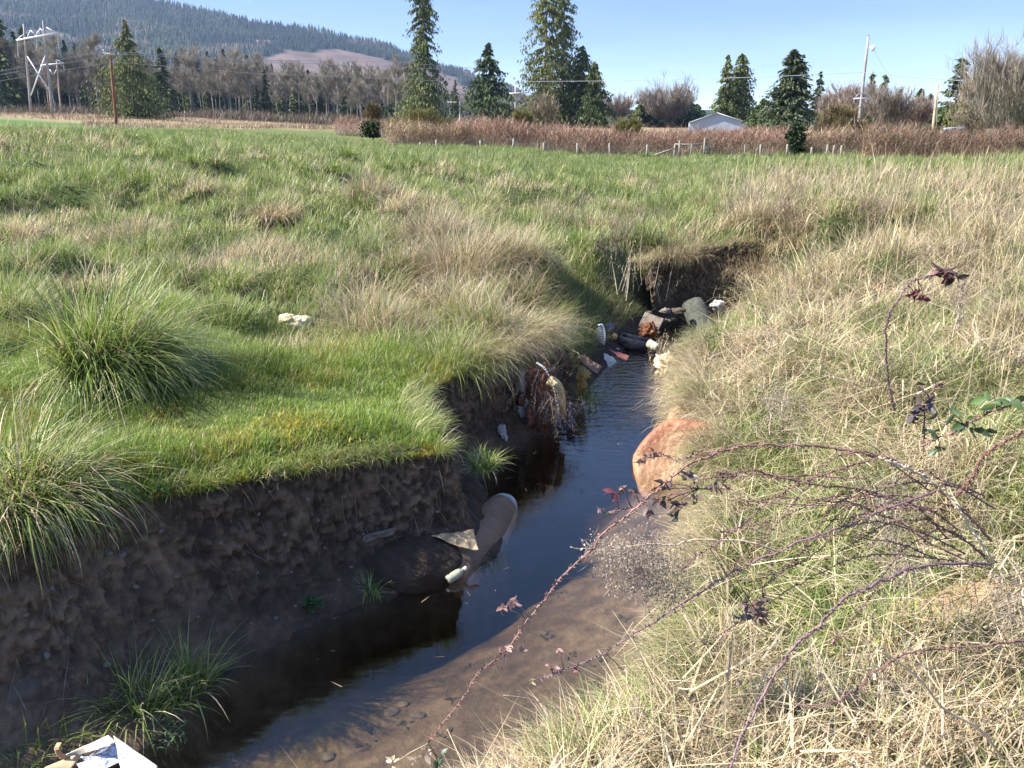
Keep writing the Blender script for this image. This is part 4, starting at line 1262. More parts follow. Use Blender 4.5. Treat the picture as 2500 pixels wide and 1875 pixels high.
for i, (dx, top, Y, hw, lab) in enumerate(((862, 262, 62, 26, 'yellow green willow bush next to the dark round shrub'), (905, 256, 63, 40, 'wide yellow green willow bush in front of the tallest narrow cedar'), (950, 268, 63, 30, 'low yellow green willow bush at the hedge, below the cedar'), (1128, 238, 64, 30, 'yellow green willow bush beside the grey bare bush'), (1356, 268, 62, 34, 'yellow green willow bush in the hedge before the twin white poles'), (1800, 246, 61, 46, 'large olive willow bush in the hedge before the grey pole'), (1845, 262, 60, 30, 'smaller olive willow bush at the foot of the grey pole'), (808, 224, 90, 22, 'thin greenish sapling above the dark round shrub'))):
    bare_special('willow_bush', dx, top, Y, hw, lab, WIL if i < 5 else (.19, .15, .075), (.14, .11, .06), 80 + i, 1.0, 5, .1, .8, 'bush')

def leaf_shrub(name, dx, top, Y, hw, label, c1, c2, seed):
    loc = at(dx, Y)
    h = zat(top, Y, dx) - loc[2]
    r = hw * KD / FPX * Y
    crown, trunk = conifer(h, r, 170, 16, [(0, .8), (.3, 1), (.7, .95), (.9, .7), (1, .3)], .1, c1, c2, (.22, .13), .02, 0, .4, ((0, 0, 1),), seed)
    return make_tree(name, loc, crown, trunk, label, 'shrub', None, 'foliage')
leaf_shrub('evergreen_shrub', 807, 262, 66, 22, 'dark round evergreen shrub at the end of the hedge', (.022, .035, .014), (.055, .07, .025), 90)
leaf_shrub('evergreen_shrub', 1718, 268, 56.5, 20, 'dark green shrub standing in the bramble hedge by the fence', (.022, .036, .014), (.05, .07, .025), 91)

# undergrowth along the wood, dead grass and brambles
def undergrowth():
    B = Blades()
    n = 16000
    dx = rng.uniform(-60, 1000, n); Y = rng.uniform(212, 232, n)
    x = (dx * KD - 1250) / FPX * Y * .97
    z = H(x, Y)
    c = np.array((.17, .12, .085)) * rng.uniform(.5, 1.3, (n, 1))
    m = rng.random(n) < .25
    c[m] = np.array((.06, .07, .025))
    B.add(np.stack([x, Y, z], 1), rng.uniform(.8, 3.2, n) * (.5 + fbm(x / 9, Y / 9, 0, 161, 2)), rng.uniform(0, 6.28, n), rng.uniform(0, .6, n), rng.uniform(0, 1, n), rng.uniform(.08, .2, n), c, 2)
    n = 22000
    dx = rng.uniform(-60, 900, n); Y = rng.uniform(85, 215, n)
    kk = (dx > 190) | (Y > 125); dx, Y = dx[kk], Y[kk]; n = len(dx)
    x = (dx * KD - 1250) / FPX * Y * .97
    z = H(x, Y)
    c = np.where((fbm(x / 7, Y / 14, 0, 163, 2) > .55)[:, None], np.array((.22, .13, .09)), np.array((.36, .285, .165))) * rng.uniform(.7, 1.2, (n, 1))
    B.add(np.stack([x, Y, z], 1), rng.uniform(.3, .7, n), rng.uniform(0, 6.28, n), rng.uniform(0, .6, n), rng.uniform(0, 1, n), rng.uniform(.05, .1, n), c, 2)
    tag(B.build('undergrowth', M['straw']), 'low brown undergrowth and pale dead grass in front of the woodland', 'undergrowth', kind='stuff')
undergrowth()

def hedge():
    B = Blades()
    for (x0, x1, y0, y1, n, hmax, cc, seed) in ((735, 860, 72, 84, 5000, .9, 0, 171), (845, 1010, 57, 66, 12000, 1.15, 1, 172), (985, 1720, 57, 66, 42000, 1.35, 0, 173), (1700, 1960, 57, 65, 16000, 1.45, 2, 174), (1850, 2420, 50, 62, 34000, 1.5, 3, 175)):
        dx = rng.uniform(x0, x1, n); Y = rng.uniform(y0, y1, n)
        x = (dx * KD - 1250) / FPX * Y * .985
        z = H(x, Y)
        hv = 1.2 * hmax * (.45 + 1.15 * fbm(x / 2.2, Y / 2.2, 0, seed, 3))
        up = rng.random(n) ** .6
        red = np.array((.27, .15, .11)); tan = np.array((.44, .34, .25)); olive = np.array((.25, .22, .08)); dark = np.array((.12, .08, .06))
        pick = rng.random(n)
        mixes = ((.60, .18, .06), (.35, .25, .3), (.35, .38, .2), (.40, .16, .12))[cc]
        c = np.where((pick < mixes[0])[:, None], red, np.where((pick < mixes[0] + mixes[1])[:, None], tan, np.where((pick < sum(mixes))[:, None], olive, dark)))
        if cc == 3: c = c * .75
        c = c * rng.uniform(.65, 1.3, (n, 1))
        B.add(np.stack([x, Y, z + hv * up * .75], 1), rng.uniform(.4, 1.2, n), rng.uniform(0, 6.28, n), rng.uniform(.2, 1.4, n), rng.uniform(.5, 1.9, n), rng.uniform(.012, .026, n), c, 4)
        # low standing stems in the front
        m = n // 6
        dx = rng.uniform(x0, x1, m); Y = rng.uniform(y0 - .3, y0 + 1.5, m)
        x = (dx * KD - 1250) / FPX * Y * .985
        c = (tan if cc != 3 else red) * rng.uniform(.5, 1.2, (m, 1))
        B.add(np.stack([x, Y, H(x, Y)], 1), rng.uniform(.5, 1.3, m), rng.uniform(0, 6.28, m), rng.uniform(0, .6, m), rng.uniform(.3, 2.0, m), rng.uniform(.01, .022, m), c, 5)
        # a few leaves
        m = n // 5
        dx = rng.uniform(x0, x1, m); Y = rng.uniform(y0, y1, m)
        x = (dx * KD - 1250) / FPX * Y * .985
        z = H(x, Y) + hmax * rng.random(m) * .9
        c = np.where((rng.random(m) < .35 + .3 * (cc == 3))[:, None], np.array((.035, .05, .018)), np.array((.22, .10, .06))) * rng.uniform(.6, 1.2, (m, 1))
        B.add(np.stack([x, Y, z], 1), rng.uniform(.08, .18, m), rng.uniform(0, 6.28, m), rng.uniform(.3, 1.6, m), rng.uniform(0, .8, m), rng.uniform(.05, .10, m), c, 2)
    tag(B.build('bramble_hedge', M['twig']), 'reddish bramble hedge tangled behind the old fence posts', 'hedge', kind='stuff')
hedge()

# ------------------------------------------------------------------ fence posts, poles, lines, barn
M['postwood'] = mat_rough('weathered_wood', (.17, .15, .12), (.34, .30, .25), 6, .85, .5, 30)
M['greywood'] = mat_rough('grey_pole_wood', (.22, .205, .19), (.36, .34, .315), 3, .85, .3, 20)
M['redwood'] = mat_rough('brown_pole_wood', (.15, .055, .03), (.24, .10, .055), 2, .8, .3, 20)
M['tanwood'] = mat_rough('tan_pole_wood', (.40, .29, .18), (.52, .40, .27), 2, .8, .3, 20)
M['white_metal'] = mat_rough('pale_metal', (.62, .63, .65), (.74, .75, .77), 5, .5, 0)
M['wire'] = mat_rough('wire', (.22, .23, .25), (.30, .31, .33), 5, .5, 0, metal=.3)
M['insul'] = mat_rough('insulator', (.35, .36, .38), (.5, .5, .5), 9, .3, 0)

POSTS = [(849, 309, 0), (908, 307, 0), (943, 302, 0), (1038, 303, 0), (1108, 299, 4), (1175, 308, -1), (1247, 309, 0), (1318, 309, -3), (1397, 312, 2), (1457, 312, 1), (1467, 303, 1), (1492, 312, 3), (1521, 298, 1), (1531, 311, -2), (1609, 312, 0), (1643, 312, 0), (1700, 311, 1), (1753, 318, 2), (1786, 312, 3), (1798, 313, 9), (1817, 314, 2), (825, 278, 1)]
PLAB = {4: 'leaning fence post standing taller than its neighbours by the grey bush', 10: 'taller of the two close fence posts at the diagonal rail', 12: 'tallest fence post, holding the end of the horizontal rail', 19: 'fence post leaning most, past the dark hedge shrub', 21: 'thin tall stake by the dark round shrub', 8: 'stout pale fence post before the bare shoots'}
for i, (dx, top, ln) in enumerate(POSTS):
    Y = 55.0 if i != 21 else 62
    p = np.array(at(dx, Y, -.1))
    h = zat(top, Y, dx) - p[2]
    w = .075 if i not in (11, 13, 14, 21) else .045
    l = math.radians(ln)
    mb = MB()
    q = np.array((math.sin(l) * h, .02, math.cos(l) * h))
    mb.tube([(0, 0, 0), q * .5 + (.008, 0, 0), q * .97, q], [w, w * .95, w * .9, w * .55], 7)
    o = mb.build('fence_post', M['postwood'])
    o.location = p
    tag(o, PLAB.get(i, 'short weathered grey fence post in front of the red bramble hedge'), 'fence post', 'fence posts along the bramble hedge')
mb = MB()
a, b = gy(1457, 321, 54.8), gy(1414, 335, 54.6)
mb.tube([a, (a + b) / 2 + (0, 0, .02), b], [.05, .05, .045], 7)
tag(mb.build('fence_rail', M['postwood'], origin=b), 'broken fence rail slanting from a post down to the grass', 'fence rail')
mb = MB()
a, b = gy(1457, 311.5, 55.15), gy(1521, 311, 55.15)
mb.tube([a, (a + b) / 2 + (0, 0, -.03), b], [.045, .045, .04], 7)
tag(mb.build('fence_rail', M['postwood'], origin=a), 'horizontal fence rail spanning between the two tallest posts', 'fence rail')

def poleline(p, q, r0, r1, n=10):
    p, q = np.asarray(p, float), np.asarray(q, float)
    t = np.linspace(0, 1, 6)[:, None]
    return MB().tube(p + (q - p) * t, np.linspace(r0, r1, 6), n)

def h_frame(lp, rp, lt, rt, Y, arm, peaks, braces, ins, label, mats):
    """two poles under one cross arm; all points are picture columns and rows at distance Y"""
    base = np.array(at((lp + rp) / 2, Y))
    e = empty('transmission_pole', base, label, 'utility pole', 'wooden H frame transmission poles')
    P = lambda dx, dy, k=0.0: gy(dx, dy, Y + k) - base
    zb = np.array(at(lp, Y))[2] - base[2] - .3
    for (b_, t_, m_) in ((lp, lt, mats[0]), (rp, rt, mats[1])):
        q = P(*t_)
        p = gy(b_, 290, Y) - base
        p[2] = zb
        poleline(p, q, .21, .15).build('pole', M[m_], e)
    MB().bar(P(arm[0][0], arm[0][1], -.3), P(arm[1][0], arm[1][1], -.3), .16, .26).build('crossarm', M['white_metal'], e)
    for (a, b) in peaks:
        MB().bar(P(*a, -.35), P(*b, -.35), .10).build('strut', M['white_metal'], e)
    for (a, b) in braces:
        MB().bar(P(*a, -.3 if a is braces[0][0] else -.18), P(*b, -.3 if a is braces[0][0] else -.18), .14).build('brace', M['white_metal'], e)
    for (a, b) in ins:
        s = P(*a, -.3); q = P(*b, -.3)
        mb = MB()
        for k in range(9):
            c = s + (q - s) * (k + .5) / 9
            mb.tube([c - (0, 0, .10), c, c + (0, 0, .06)], [.03, .11, .03], 8)
        mb.build('insulator', M['insul'], e)
    return e
h_frame(74, 119, (51, 52), (93, 45), 150, ((35, 87), (124, 71)), [((36, 86), (52, 73)), ((58, 82), (66, 65)), ((66, 65), (77, 77)), ((77, 77), (87, 61)), ((87, 61), (96, 72)), ((123, 71), (100, 59))], [((59, 122), (109, 200)), ((98, 120), (67, 206))], [((38, 90), (39, 120)), ((79, 79), (80, 111)), ((124, 75), (127, 104))],
        'largest grey H frame transmission pole with crossed braces', ('greywood', 'greywood'))
h_frame(113, 138, (98, 133), (122, 130), 225, ((88, 141), (138, 136)), [((98, 140), (104, 131)), ((137, 136), (123, 129))], [((107, 150), (116, 162)), ((122, 150), (116, 162))], [((91, 142), (92, 152)), ((137, 137), (139, 154))],
        'smaller brownish H frame pole just behind the largest one', ('redwood', 'tanwood'))
h_frame(1402, 1435, (1403, 237), (1433, 236), 300, ((1383, 249), (1448, 245)), [((1403, 249), (1410, 243)), ((1433, 246), (1440, 243))], [((1391, 262), (1403, 274)), ((1403, 262), (1416, 275))], [],
        'distant white H frame pole above the red hedge', ('white_metal', 'white_metal'))

def pole(label, base, top, Y, r, mat, group='utility poles'):
    b = np.array(at(base[0], Y, 0))
    e = empty('utility_pole', b, label, 'utility pole', group)
    q = gy(top[0], top[1], Y) - b
    # follow the picture line of the pole down to the ground
    k = gy(base[0], base[1], Y) - b
    d = (k - q) / max(1e-6, (q - k)[2])
    foot = q + d * (q[2] + .4)
    poleline(foot, q, r * 1.15, r * .8).build('pole', M[mat], e)
    return e, b
e, b = pole('reddish brown utility pole standing behind the grass crest', (252, 275), (238, 113), 110, .17, 'redwood')
for (dx, dy) in ((224, 110), (256, 117), (244, 134)):
    c = gy(dx, dy, 110) - b
    MB().tube([c - (0, 0, .25), c, c + (0, 0, .18)], [.05, .10, .05], 8).build('insulator', M['insul'], e)
MB().bar(gy(222, 114, 109.8) - b, gy(258, 120, 109.8) - b, .10, .12).build('crossarm', M['greywood'], e)
e, b = pole('tall grey utility pole leaning behind the willow bush', (1853, 285), (1876, 79), 85, .135, 'greywood')
c = gy(1860, 213, 84.7) - b
MB().bar(gy(1845, 213, 84.7) - b, gy(1877, 212, 84.7) - b, .22, .10).build('crossarm', M['white_metal'], e)
th = np.linspace(.05, np.pi - .05, 18)
MB().tube(np.stack([c[0] + .02 - .66 * np.cos(th), np.full(18, c[1]), c[2] - .8 * np.sin(th)], 1), .035, 6).build('cable_loop', M['wire'], e)
MB().tube(np.stack([c[0] + .02 - .5 * np.cos(th), np.full(18, c[1]), c[2] + .1 + .35 * np.sin(th)], 1), .06, 6).build('cable_coil', M['wire'], e)
mb = MB(); k = gy(1875, 100, 85) - b; l = gy(1885, 104, 84.6) - b
mb.bar(k, l, .06); mb.blob(l, (.2, .3, .28), .1, 2, 3)
mb.build('lamp', M['white_metal'], e)
MB().tube([gy(1876, 79, 85) - b, gy(1875.5, 71, 85) - b], [.04, .03], 6).build('top_pin', M['wire'], e)
e, b = pole('tan utility pole with a white conduit beside it', (2014, 292), (2026, 181), 82, .13, 'tanwood')
p_, q_ = gy(2024, 292, 81.7) - b, gy(2027, 178, 81.7) - b
MB().tube([p_ - (0, 0, .8), q_], [.04, .035], 7).build('conduit', M['greywood'], e)
e, b = pole('thin white pole with one arm, between narrow cedar and spruce', (993, 270), (993, 219), 200, .12, 'white_metal')
MB().bar(gy(967, 221, 199.8) - b, gy(995, 220.5, 199.8) - b, .2).build('crossarm', M['white_metal'], e)
e, b = pole('white cross shaped pole between the spruce and the open cedar', (1113, 236), (1113, 180), 200, .12, 'white_metal')
MB().bar(gy(1097, 202, 199.8) - b, gy(1142, 200, 199.8) - b, .22).build('crossarm', M['white_metal'], e)

def wire(pts, label, r=.03):
    P = np.array([gy(a, b, Y) for a, b, Y in pts])
    out = []
    for i in range(len(P) - 1):
        t = np.linspace(0, 1, 14, endpoint=(i == len(P) - 2))[:, None]
        out.append(P[i] + (P[i + 1] - P[i]) * t)
    L = np.concatenate(out)
    o = MB().tube(L, r, 5).build('power_line', M['wire'], origin=L[0])
    tag(o, label, 'power line', 'power lines over the meadow')
wire([(-60, 166, 90), (224, 110, 110), (553, 130, 122), (830, 133, 140), (1051, 149, 150)], 'upper power line from the reddish brown pole towards the spruce')
wire([(-60, 172, 90), (256, 116, 110), (553, 133, 122), (880, 146, 138), (1020, 152, 150)], 'middle power line leaving the top of the reddish brown pole')
wire([(-60, 185, 90), (244, 134, 110), (553, 159, 122), (843, 170, 138), (960, 175, 150)], 'lower power line from the reddish brown pole')
wire([(1120, 176, 150), (1300, 175, 120), (1540, 170, 105), (1700, 164, 95), (1862, 156, 85)], 'dark power line crossing the sky from the cedars to the grey pole', .026)
wire([(1864, 156, 85), (1890, 160, 84), (2022, 170, 80), (2120, 178, 76), (2290, 190, 70)], 'dark power line from the grey pole to the big bare tree', .026)
wire([(1885, 104, 84.6), (1905, 140, 84), (1940, 185, 83), (1958, 200, 82)], 'thin slack line dropping from the lamp of the grey pole', .012)

# barn
def barn():
    Y = 122.0
    base = np.array(at(1550, Y))
    e = empty('barn', base, 'pale blue grey metal barn gable rising behind the hedge', 'barn')
    P = lambda dx, dy, k=0.0: gy(dx, dy, Y + k) - base
    lw, rw, pk = P(1490, 266), P(1611, 265), P(1549, 245)
    z0 = -.3
    # corrugated gable wall
    n = 120
    mb = MB()
    xs = np.linspace(lw[0], rw[0], n)
    zt = np.interp(xs, [lw[0], pk[0], rw[0]], [lw[2], pk[2], rw[2]])
    yy = np.where(np.arange(n) % 2 == 0, 0.0, -.05)
    V = np.concatenate([np.stack([xs, yy, np.full(n, z0)], 1), np.stack([xs, yy, zt], 1)])
    mb.add(V, [(i, i + 1, n + i + 1, n + i) for i in range(n - 1)])
    mb.build('wall', M['barn'], e)
    mb = MB()
    for (a, b) in ((lw, (lw[0], 14.0)), (rw, (rw[0], 14.0))):
        mb.box((a[0], 7.1, (a[2] + z0) / 2), (.1, 14, a[2] - z0))
    mb.build('wall', M['barn'], e)
    for (a, b) in ((lw, pk), (pk, P(1636, 274))):
        mb = MB()
        d = np.array((b[0] - a[0], 0, b[2] - a[2])); u = d / np.linalg.norm(d); nn_ = np.array((-u[2], 0, u[0]))
        A0 = np.array((a[0], -.35, a[2])) + nn_ * .03; B0 = np.array((b[0], -.35, b[2])) + nn_ * .03
        V = []
        for yv in (-.35, 14.2):
            for o_ in (0, .10):
                V += [(A0 + nn_ * o_) * (1, 0, 1) + (0, yv, 0), (B0 + nn_ * o_) * (1, 0, 1) + (0, yv, 0)]
        mb.add(V, [(0, 1, 3, 2), (4, 6, 7, 5), (0, 4, 5, 1), (2, 3, 7, 6), (0, 2, 6, 4), (1, 5, 7, 3)])
        mb.build('roof', M['barnroof'], e)
    mb = MB()
    c = P(1625, 276)
    mb.box((c[0], .8, (c[2] + z0) / 2), (.14, .14, c[2] - z0 - .2))
    mb.build('porch_post', M['greywood'], e)
    return e
M['barn'] = mat_rough('barn_metal', (.34, .39, .46), (.40, .45, .52), 1.2, .45, 0, spec=.4)
M['barnroof'] = mat_rough('barn_roof_metal', (.26, .29, .34), (.32, .36, .41), 1.2, .4, 0, spec=.4)
barn().rotation_euler.z = -.2
e = empty('canopy_frame', at(2048, 61), 'white canopy frame corner sticking out of the brambles', 'canopy frame')
b = np.array(e.location)
MB().bar(gy(2041, 279, 61) - b, gy(2082, 276, 63) - b, .16, .16).build('rail', M['white_metal'], e)
MB().bar(gy(2047, 296, 61.2) - b, gy(2049, 280, 61.2) - b, .18, .18).build('post', M['white_metal'], e)
# ------------------------------------------------------------------ rubbish, stones and plants in and along the stream
def lathe(p, q, prof, n=28, amp=0.0, seed=0, a0=0.0, a1=2 * np.pi):
    """surface of revolution from p to q; prof: list of (share of the way, radius)"""
    p, q = np.asarray(p, float), np.asarray(q, float)
    d = q - p; Ln = np.linalg.norm(d); d /= Ln
    u = np.cross(d, (0, 0, 1.0)); u /= np.linalg.norm(u); w = np.cross(u, d)
    full = abs(a1 - a0 - 2 * np.pi) < 1e-6
    a = np.linspace(a0, a1, n, endpoint=not full)
    V = []
    for s, r in prof:
        k = r * (1 + amp * 2 * (fbm(np.cos(a) * 1.6 + s * 5, np.sin(a) * 1.6, s * 4, seed, 3) - .5))
        V.append(p + d * s * Ln + np.cos(a)[:, None] * u * k[:, None] + np.sin(a)[:, None] * w * k[:, None])
    m = len(prof)
    Q = [(i * n + j, i * n + (j + 1) % n, (i + 1) * n + (j + 1) % n, (i + 1) * n + j) for i in range(m - 1) for j in range(n if full else n - 1)]
    return np.concatenate(V), Q

def panel(c, n=10, amp=.01, freq=6, seed=0, thick=.004, m=None):
    """bent sheet between four corners, with a real thickness"""
    c = np.asarray(c, float); m = m or n
    s, t = np.meshgrid(np.linspace(0, 1, n), np.linspace(0, 1, m))
    s, t = s[..., None], t[..., None]
    P = (c[0] * (1 - s) + c[1] * s) * (1 - t) + (c[3] * (1 - s) + c[2] * s) * t
    N = np.cross(c[1] - c[0], c[3] - c[0]); N /= np.linalg.norm(N) + 1e-9
    h = (fbm(P[..., 0] * freq, P[..., 1] * freq, P[..., 2] * freq, seed, 3) - .5) * 2 * amp
    A = P + N * h[..., None]
    Bk = A - N * thick
    V = np.concatenate([A.reshape(-1, 3), Bk.reshape(-1, 3)])
    o = n * m
    idx = np.arange(o).reshape(m, n)
    Q = np.stack([idx[:-1, :-1], idx[:-1, 1:], idx[1:, 1:], idx[1:, :-1]], -1).reshape(-1, 4)
    edge = np.concatenate([idx[0, :], idx[1:, -1], idx[-1, -2::-1], idx[-2:0:-1, 0]])
    e2 = np.roll(edge, -1)
    return V, np.concatenate([Q, Q[:, ::-1] + o, np.stack([edge, edge + o, e2 + o, e2], 1)])

M['rust'] = mat_rough('orange_rust', (.22, .095, .040), (.34, .205, .10), 2.8, .55, .8, 24, c3=(.46, .34, .19), spec=.5, attr=True)
M['palerust'] = mat_rough('pale_rust', (.30, .17, .08), (.46, .33, .18), 4, .7, .6, 24)
M['brownrust'] = mat_rough('brown_rust', (.11, .066, .04), (.21, .135, .085), 4, .7, .5, 26, c3=(.24, .12, .06))
M['darkrust'] = mat_rough('dark_rust', (.10, .04, .02), (.26, .10, .04), 6, .8, .8, 20, c3=(.30, .19, .09))
M['greyrim'] = mat_rough('grey_enamel', (.26, .26, .25), (.40, .40, .38), 8, .5, .3)
M['foam'] = mat_rough('cream_foam', (.46, .37, .21), (.62, .54, .38), 7, .8, .7, 25)
M['yfoam'] = mat_rough('yellow_foam', (.28, .20, .06), (.40, .30, .11), 9, .85, .6, 30)
M['white'] = mat_rough('soiled_white', (.46, .42, .32), (.74, .72, .64), 7, .55, .25, 14, c3=(.80, .79, .73))
M['whiterag'] = mat_rough('white_cloth', (.30, .28, .25), (.52, .50, .46), 6, .9, .5, 20)
M['foil'] = mat_rough('silver_foil', (.36, .38, .44), (.62, .65, .74), 6, .35, .8, 22, metal=.55)
M['card'] = mat_rough('tan_card', (.36, .22, .12), (.50, .34, .21), 4, .8, .2, 18)
M['fabric'] = mat_rough('tan_fabric', (.22, .165, .10), (.36, .28, .18), 14, .9, .4, 60)
M['stone'] = mat_rough('stone', (.13, .115, .09), (.24, .21, .165), 9, .8, .4, 40)
M['darkstone'] = mat_rough('dark_stone', (.07, .055, .04), (.13, .10, .075), 9, .85, .5, 40)
M['bedstone'] = mat_rough('bed_stone', (.08, .065, .045), (.14, .115, .08), 9, .8, .4, 40)
M['palestone'] = mat_rough('pale_stone', (.20, .185, .155), (.32, .295, .25), 9, .8, .4, 40)
M['wood'] = mat_rough('rotten_wood', (.13, .10, .075), (.26, .21, .16), 12, .9, .6, 40)
M['concrete'] = mat_rough('concrete', (.055, .06, .045), (.115, .115, .09), 8, .9, .6, 30, c3=(.06, .07, .035))
M['red'] = mat_rough('red_plastic', (.48, .13, .10), (.62, .22, .16), 6, .5, .2)
M['blue'] = mat_rough('blue_plastic', (.045, .05, .095), (.08, .085, .15), 6, .5, .2)
M['navy'] = mat_rough('navy_plastic', (.010, .011, .018), (.026, .027, .036), 6, .4, .3)
M['orange'] = mat_rough('orange_plastic', (.30, .16, .07), (.42, .26, .13), 6, .6, .2)
M['ptan'] = mat_rough('tan_pipe', (.34, .25, .10), (.48, .38, .19), 7, .6, .3)
M['strap'] = mat_rough('grey_strap', (.28, .27, .27), (.45, .44, .42), 9, .6, .2)
M['greenplastic'] = mat_rough('pale_green_plastic', (.25, .33, .26), (.48, .52, .44), 5, .5, .4)
M['bottle'] = mat_rough('dull_bottle', (.30, .29, .19), (.44, .43, .32), 7, .35, .2, spec=.6)
M['canebark'] = mat_rough('cane_bark', (.11, .055, .05), (.20, .115, .095), 14, .55, .3, 60, spec=.4)
M['redcane'] = mat_rough('red_cane_bark', (.13, .062, .05), (.25, .14, .11), 12, .5, .3, 60, spec=.45)
M['purpcane'] = mat_rough('purple_cane_bark', (.12, .068, .07), (.20, .13, .125), 14, .5, .3, 60, spec=.45)
M['drystem'] = mat_rough('dry_stem', (.42, .33, .21), (.60, .50, .35), 10, .8, .3, 50)
M['leafred'] = mat_leaf('bramble_leaf', .25, .4, .45, .25, 8)

# --- rusty tank half sunk in the sunlit bank
nf = np.array((-.28, -.76, .58)); nf /= np.linalg.norm(nf)
p = np.array((1.42, 6.62, .08)); q = p - nf * .55
V, Q = lathe(p, q, [(.06, .01), (.05, .16), (.045, .29), (.02, .37), (.0, .41), (.03, .435), (.10, .45), (.5, .46), (1, .45), (1.02, .02)], 56, .035, 5)
cc_ = p; av = V - cc_
ang = np.arctan2(av @ np.array((0, .72, .69)), av[:, 0])
hexk = np.cos(np.pi / 6) / np.cos(np.mod(ang + .35, np.pi / 3) - np.pi / 6)
ax_ = np.outer(av @ nf, nf)
V = cc_ + ax_ + (av - ax_) * (.45 + .55 * hexk)[:, None]
V = V + nf * ((fbm(V[:, 0] * 6, V[:, 1] * 6, V[:, 2] * 6, 301, 3) - .5) * .07)[:, None]
rr_ = np.linalg.norm((V - cc_) - np.outer((V - cc_) @ nf, nf), axis=1)
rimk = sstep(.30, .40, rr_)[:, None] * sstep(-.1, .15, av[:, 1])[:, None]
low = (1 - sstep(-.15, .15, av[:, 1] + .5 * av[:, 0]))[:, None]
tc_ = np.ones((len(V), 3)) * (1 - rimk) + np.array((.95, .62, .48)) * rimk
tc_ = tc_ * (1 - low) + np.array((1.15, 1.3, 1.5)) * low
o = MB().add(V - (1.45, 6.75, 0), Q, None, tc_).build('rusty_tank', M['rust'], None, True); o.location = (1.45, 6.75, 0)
tag(o, 'bright orange rusty tank end half sunk in the sunlit bank', 'tank')
p, q = np.array((1.52, 7.25, .05)), np.array((1.74, 7.75, .12))
V, Q = lathe(p, q, [(-.02, .02), (0, .12), (.05, .18), (.3, .22), (.7, .21), (1, .15), (1.02, .02)], 26, .2, 8)
o = MB().add(V - p, Q).build('rusty_drum', M['palerust'], None, True); o.location = p
tag(o, 'smaller crumpled pale rusty drum just behind the orange tank', 'drum')
# --- brown tank by the dark bank
p, q = np.array((-.42, 4.97, -.08)), np.array((-.03, 6.2, -.04))
e = empty('rusty_tank', (-.4, 5.5, 0), 'tan brown rusty tank lying along the dark bank, half buried', 'tank')
o3 = np.array((-.4, 5.5, 0))
V, Q = lathe(p, q, [(-.03, .02), (-.025, .08), (0, .14), (.06, .17), (.16, .185), (.4, .19), (.6, .18), (.76, .155), (.88, .12)], 44, .05, 9)
MB().add(V - o3, Q).build('shell', M['brownrust'], e, True)
V, Q = lathe(p, q, [(.865, .09), (.865, .13), (.93, .105), (.98, .07), (1.01, .04), (1.02, .01)], 44, .05, 9)
MB().add(V - o3, Q).build('end_cap', M['greyrim'], e, True)
mb = MB()
for c, r, sd in (((-.74, 5.10, .03), (.42, .34, .20), 1), ((-.52, 5.6, .04), (.33, .55, .19), 2), ((-.68, 5.00, -.04), (.30, .13, .16), 3), ((-.48, 6.0, .05), (.30, .35, .18), 4)):
    P0 = MB().blob((0, 0, 0), 1, .0, 1, 0, 64, 40)
    V = P0.V[0] * np.array(r) + c
    V += (V - c) / np.array(r) * ((fbm(V[:, 0] * 9, V[:, 1] * 9, V[:, 2] * 9, 171 + sd, 2) - .5) * .09 + (fbm(V[:, 0] * 34, V[:, 1] * 34, V[:, 2] * 34, 175 + sd, 2) - .5) * .04)[:, None]
    mb.add(V, P0.Q[0], None, .9)
tag(mb.build('earth_mound', M['bank']), kind='structure')
# --- things on and in the dark bank
def lump(name, mat, p, r, label, cat, amp=.2, freq=2, seed=0, rot=None, group=None, nu=16, nv=11):
    o = MB().blob((0, 0, 0), r, amp, freq, seed, nu, nv, None, rot).build(name, M[mat], None, True)
    o.location = p
    return tag(o, label, cat, group)

def on_bank(dx, dy, push=0.0):
    """where a sight line meets the modelled bank face"""
    r = ray(dx, dy)
    P = np.stack([BX.ravel(), BY.ravel(), BZ.ravel() - CAMZ], 1)
    rn = r / np.linalg.norm(r)
    along = P @ rn
    d2 = (P ** 2).sum(1) - along ** 2
    k = np.where(d2 < d2.min() + 2e-4)[0]
    i = k[np.argmin(along[k])]
    return P[i] + np.array((0, 0, CAMZ)) - rn * push

g5 = np.random.default_rng(5)
ST_PROTO = []
STN = [(268, 1195, .030), (240, 1200, .028), (318, 1202, .018), (660, 1078, .022), (735, 1250, .014), (380, 1248, .014), (222, 1240, .016), (288, 1265, .018), (108, 1412, .024), (235, 1432, .022), (285, 1442, .012), (150, 1462, .010), (585, 1060, .016), (785, 1155, .012),
       (690, 1122, .014), (600, 1330, .014), (640, 1307, .02), (722, 1290, .008), (905, 1178, .014), (975, 1158, .012), (870, 1290, .01), (560, 1235, .012), (500, 1290, .012), (430, 1330, .012), (330, 1340, .012), (545, 1345, .010), (630, 1232, .014), (760, 1225, .013), (820, 1098, .012), (870, 1042, .012), (950, 1105, .014), (480, 1175, .018), (350, 1150, .016), (700, 1180, .015), (120, 1270, .02), (60, 1330, .022), (430, 1100, .016), (560, 1115, .018), (615, 1160, .016), (505, 1230, .016), (940, 1200, .012), (840, 1190, .010)]
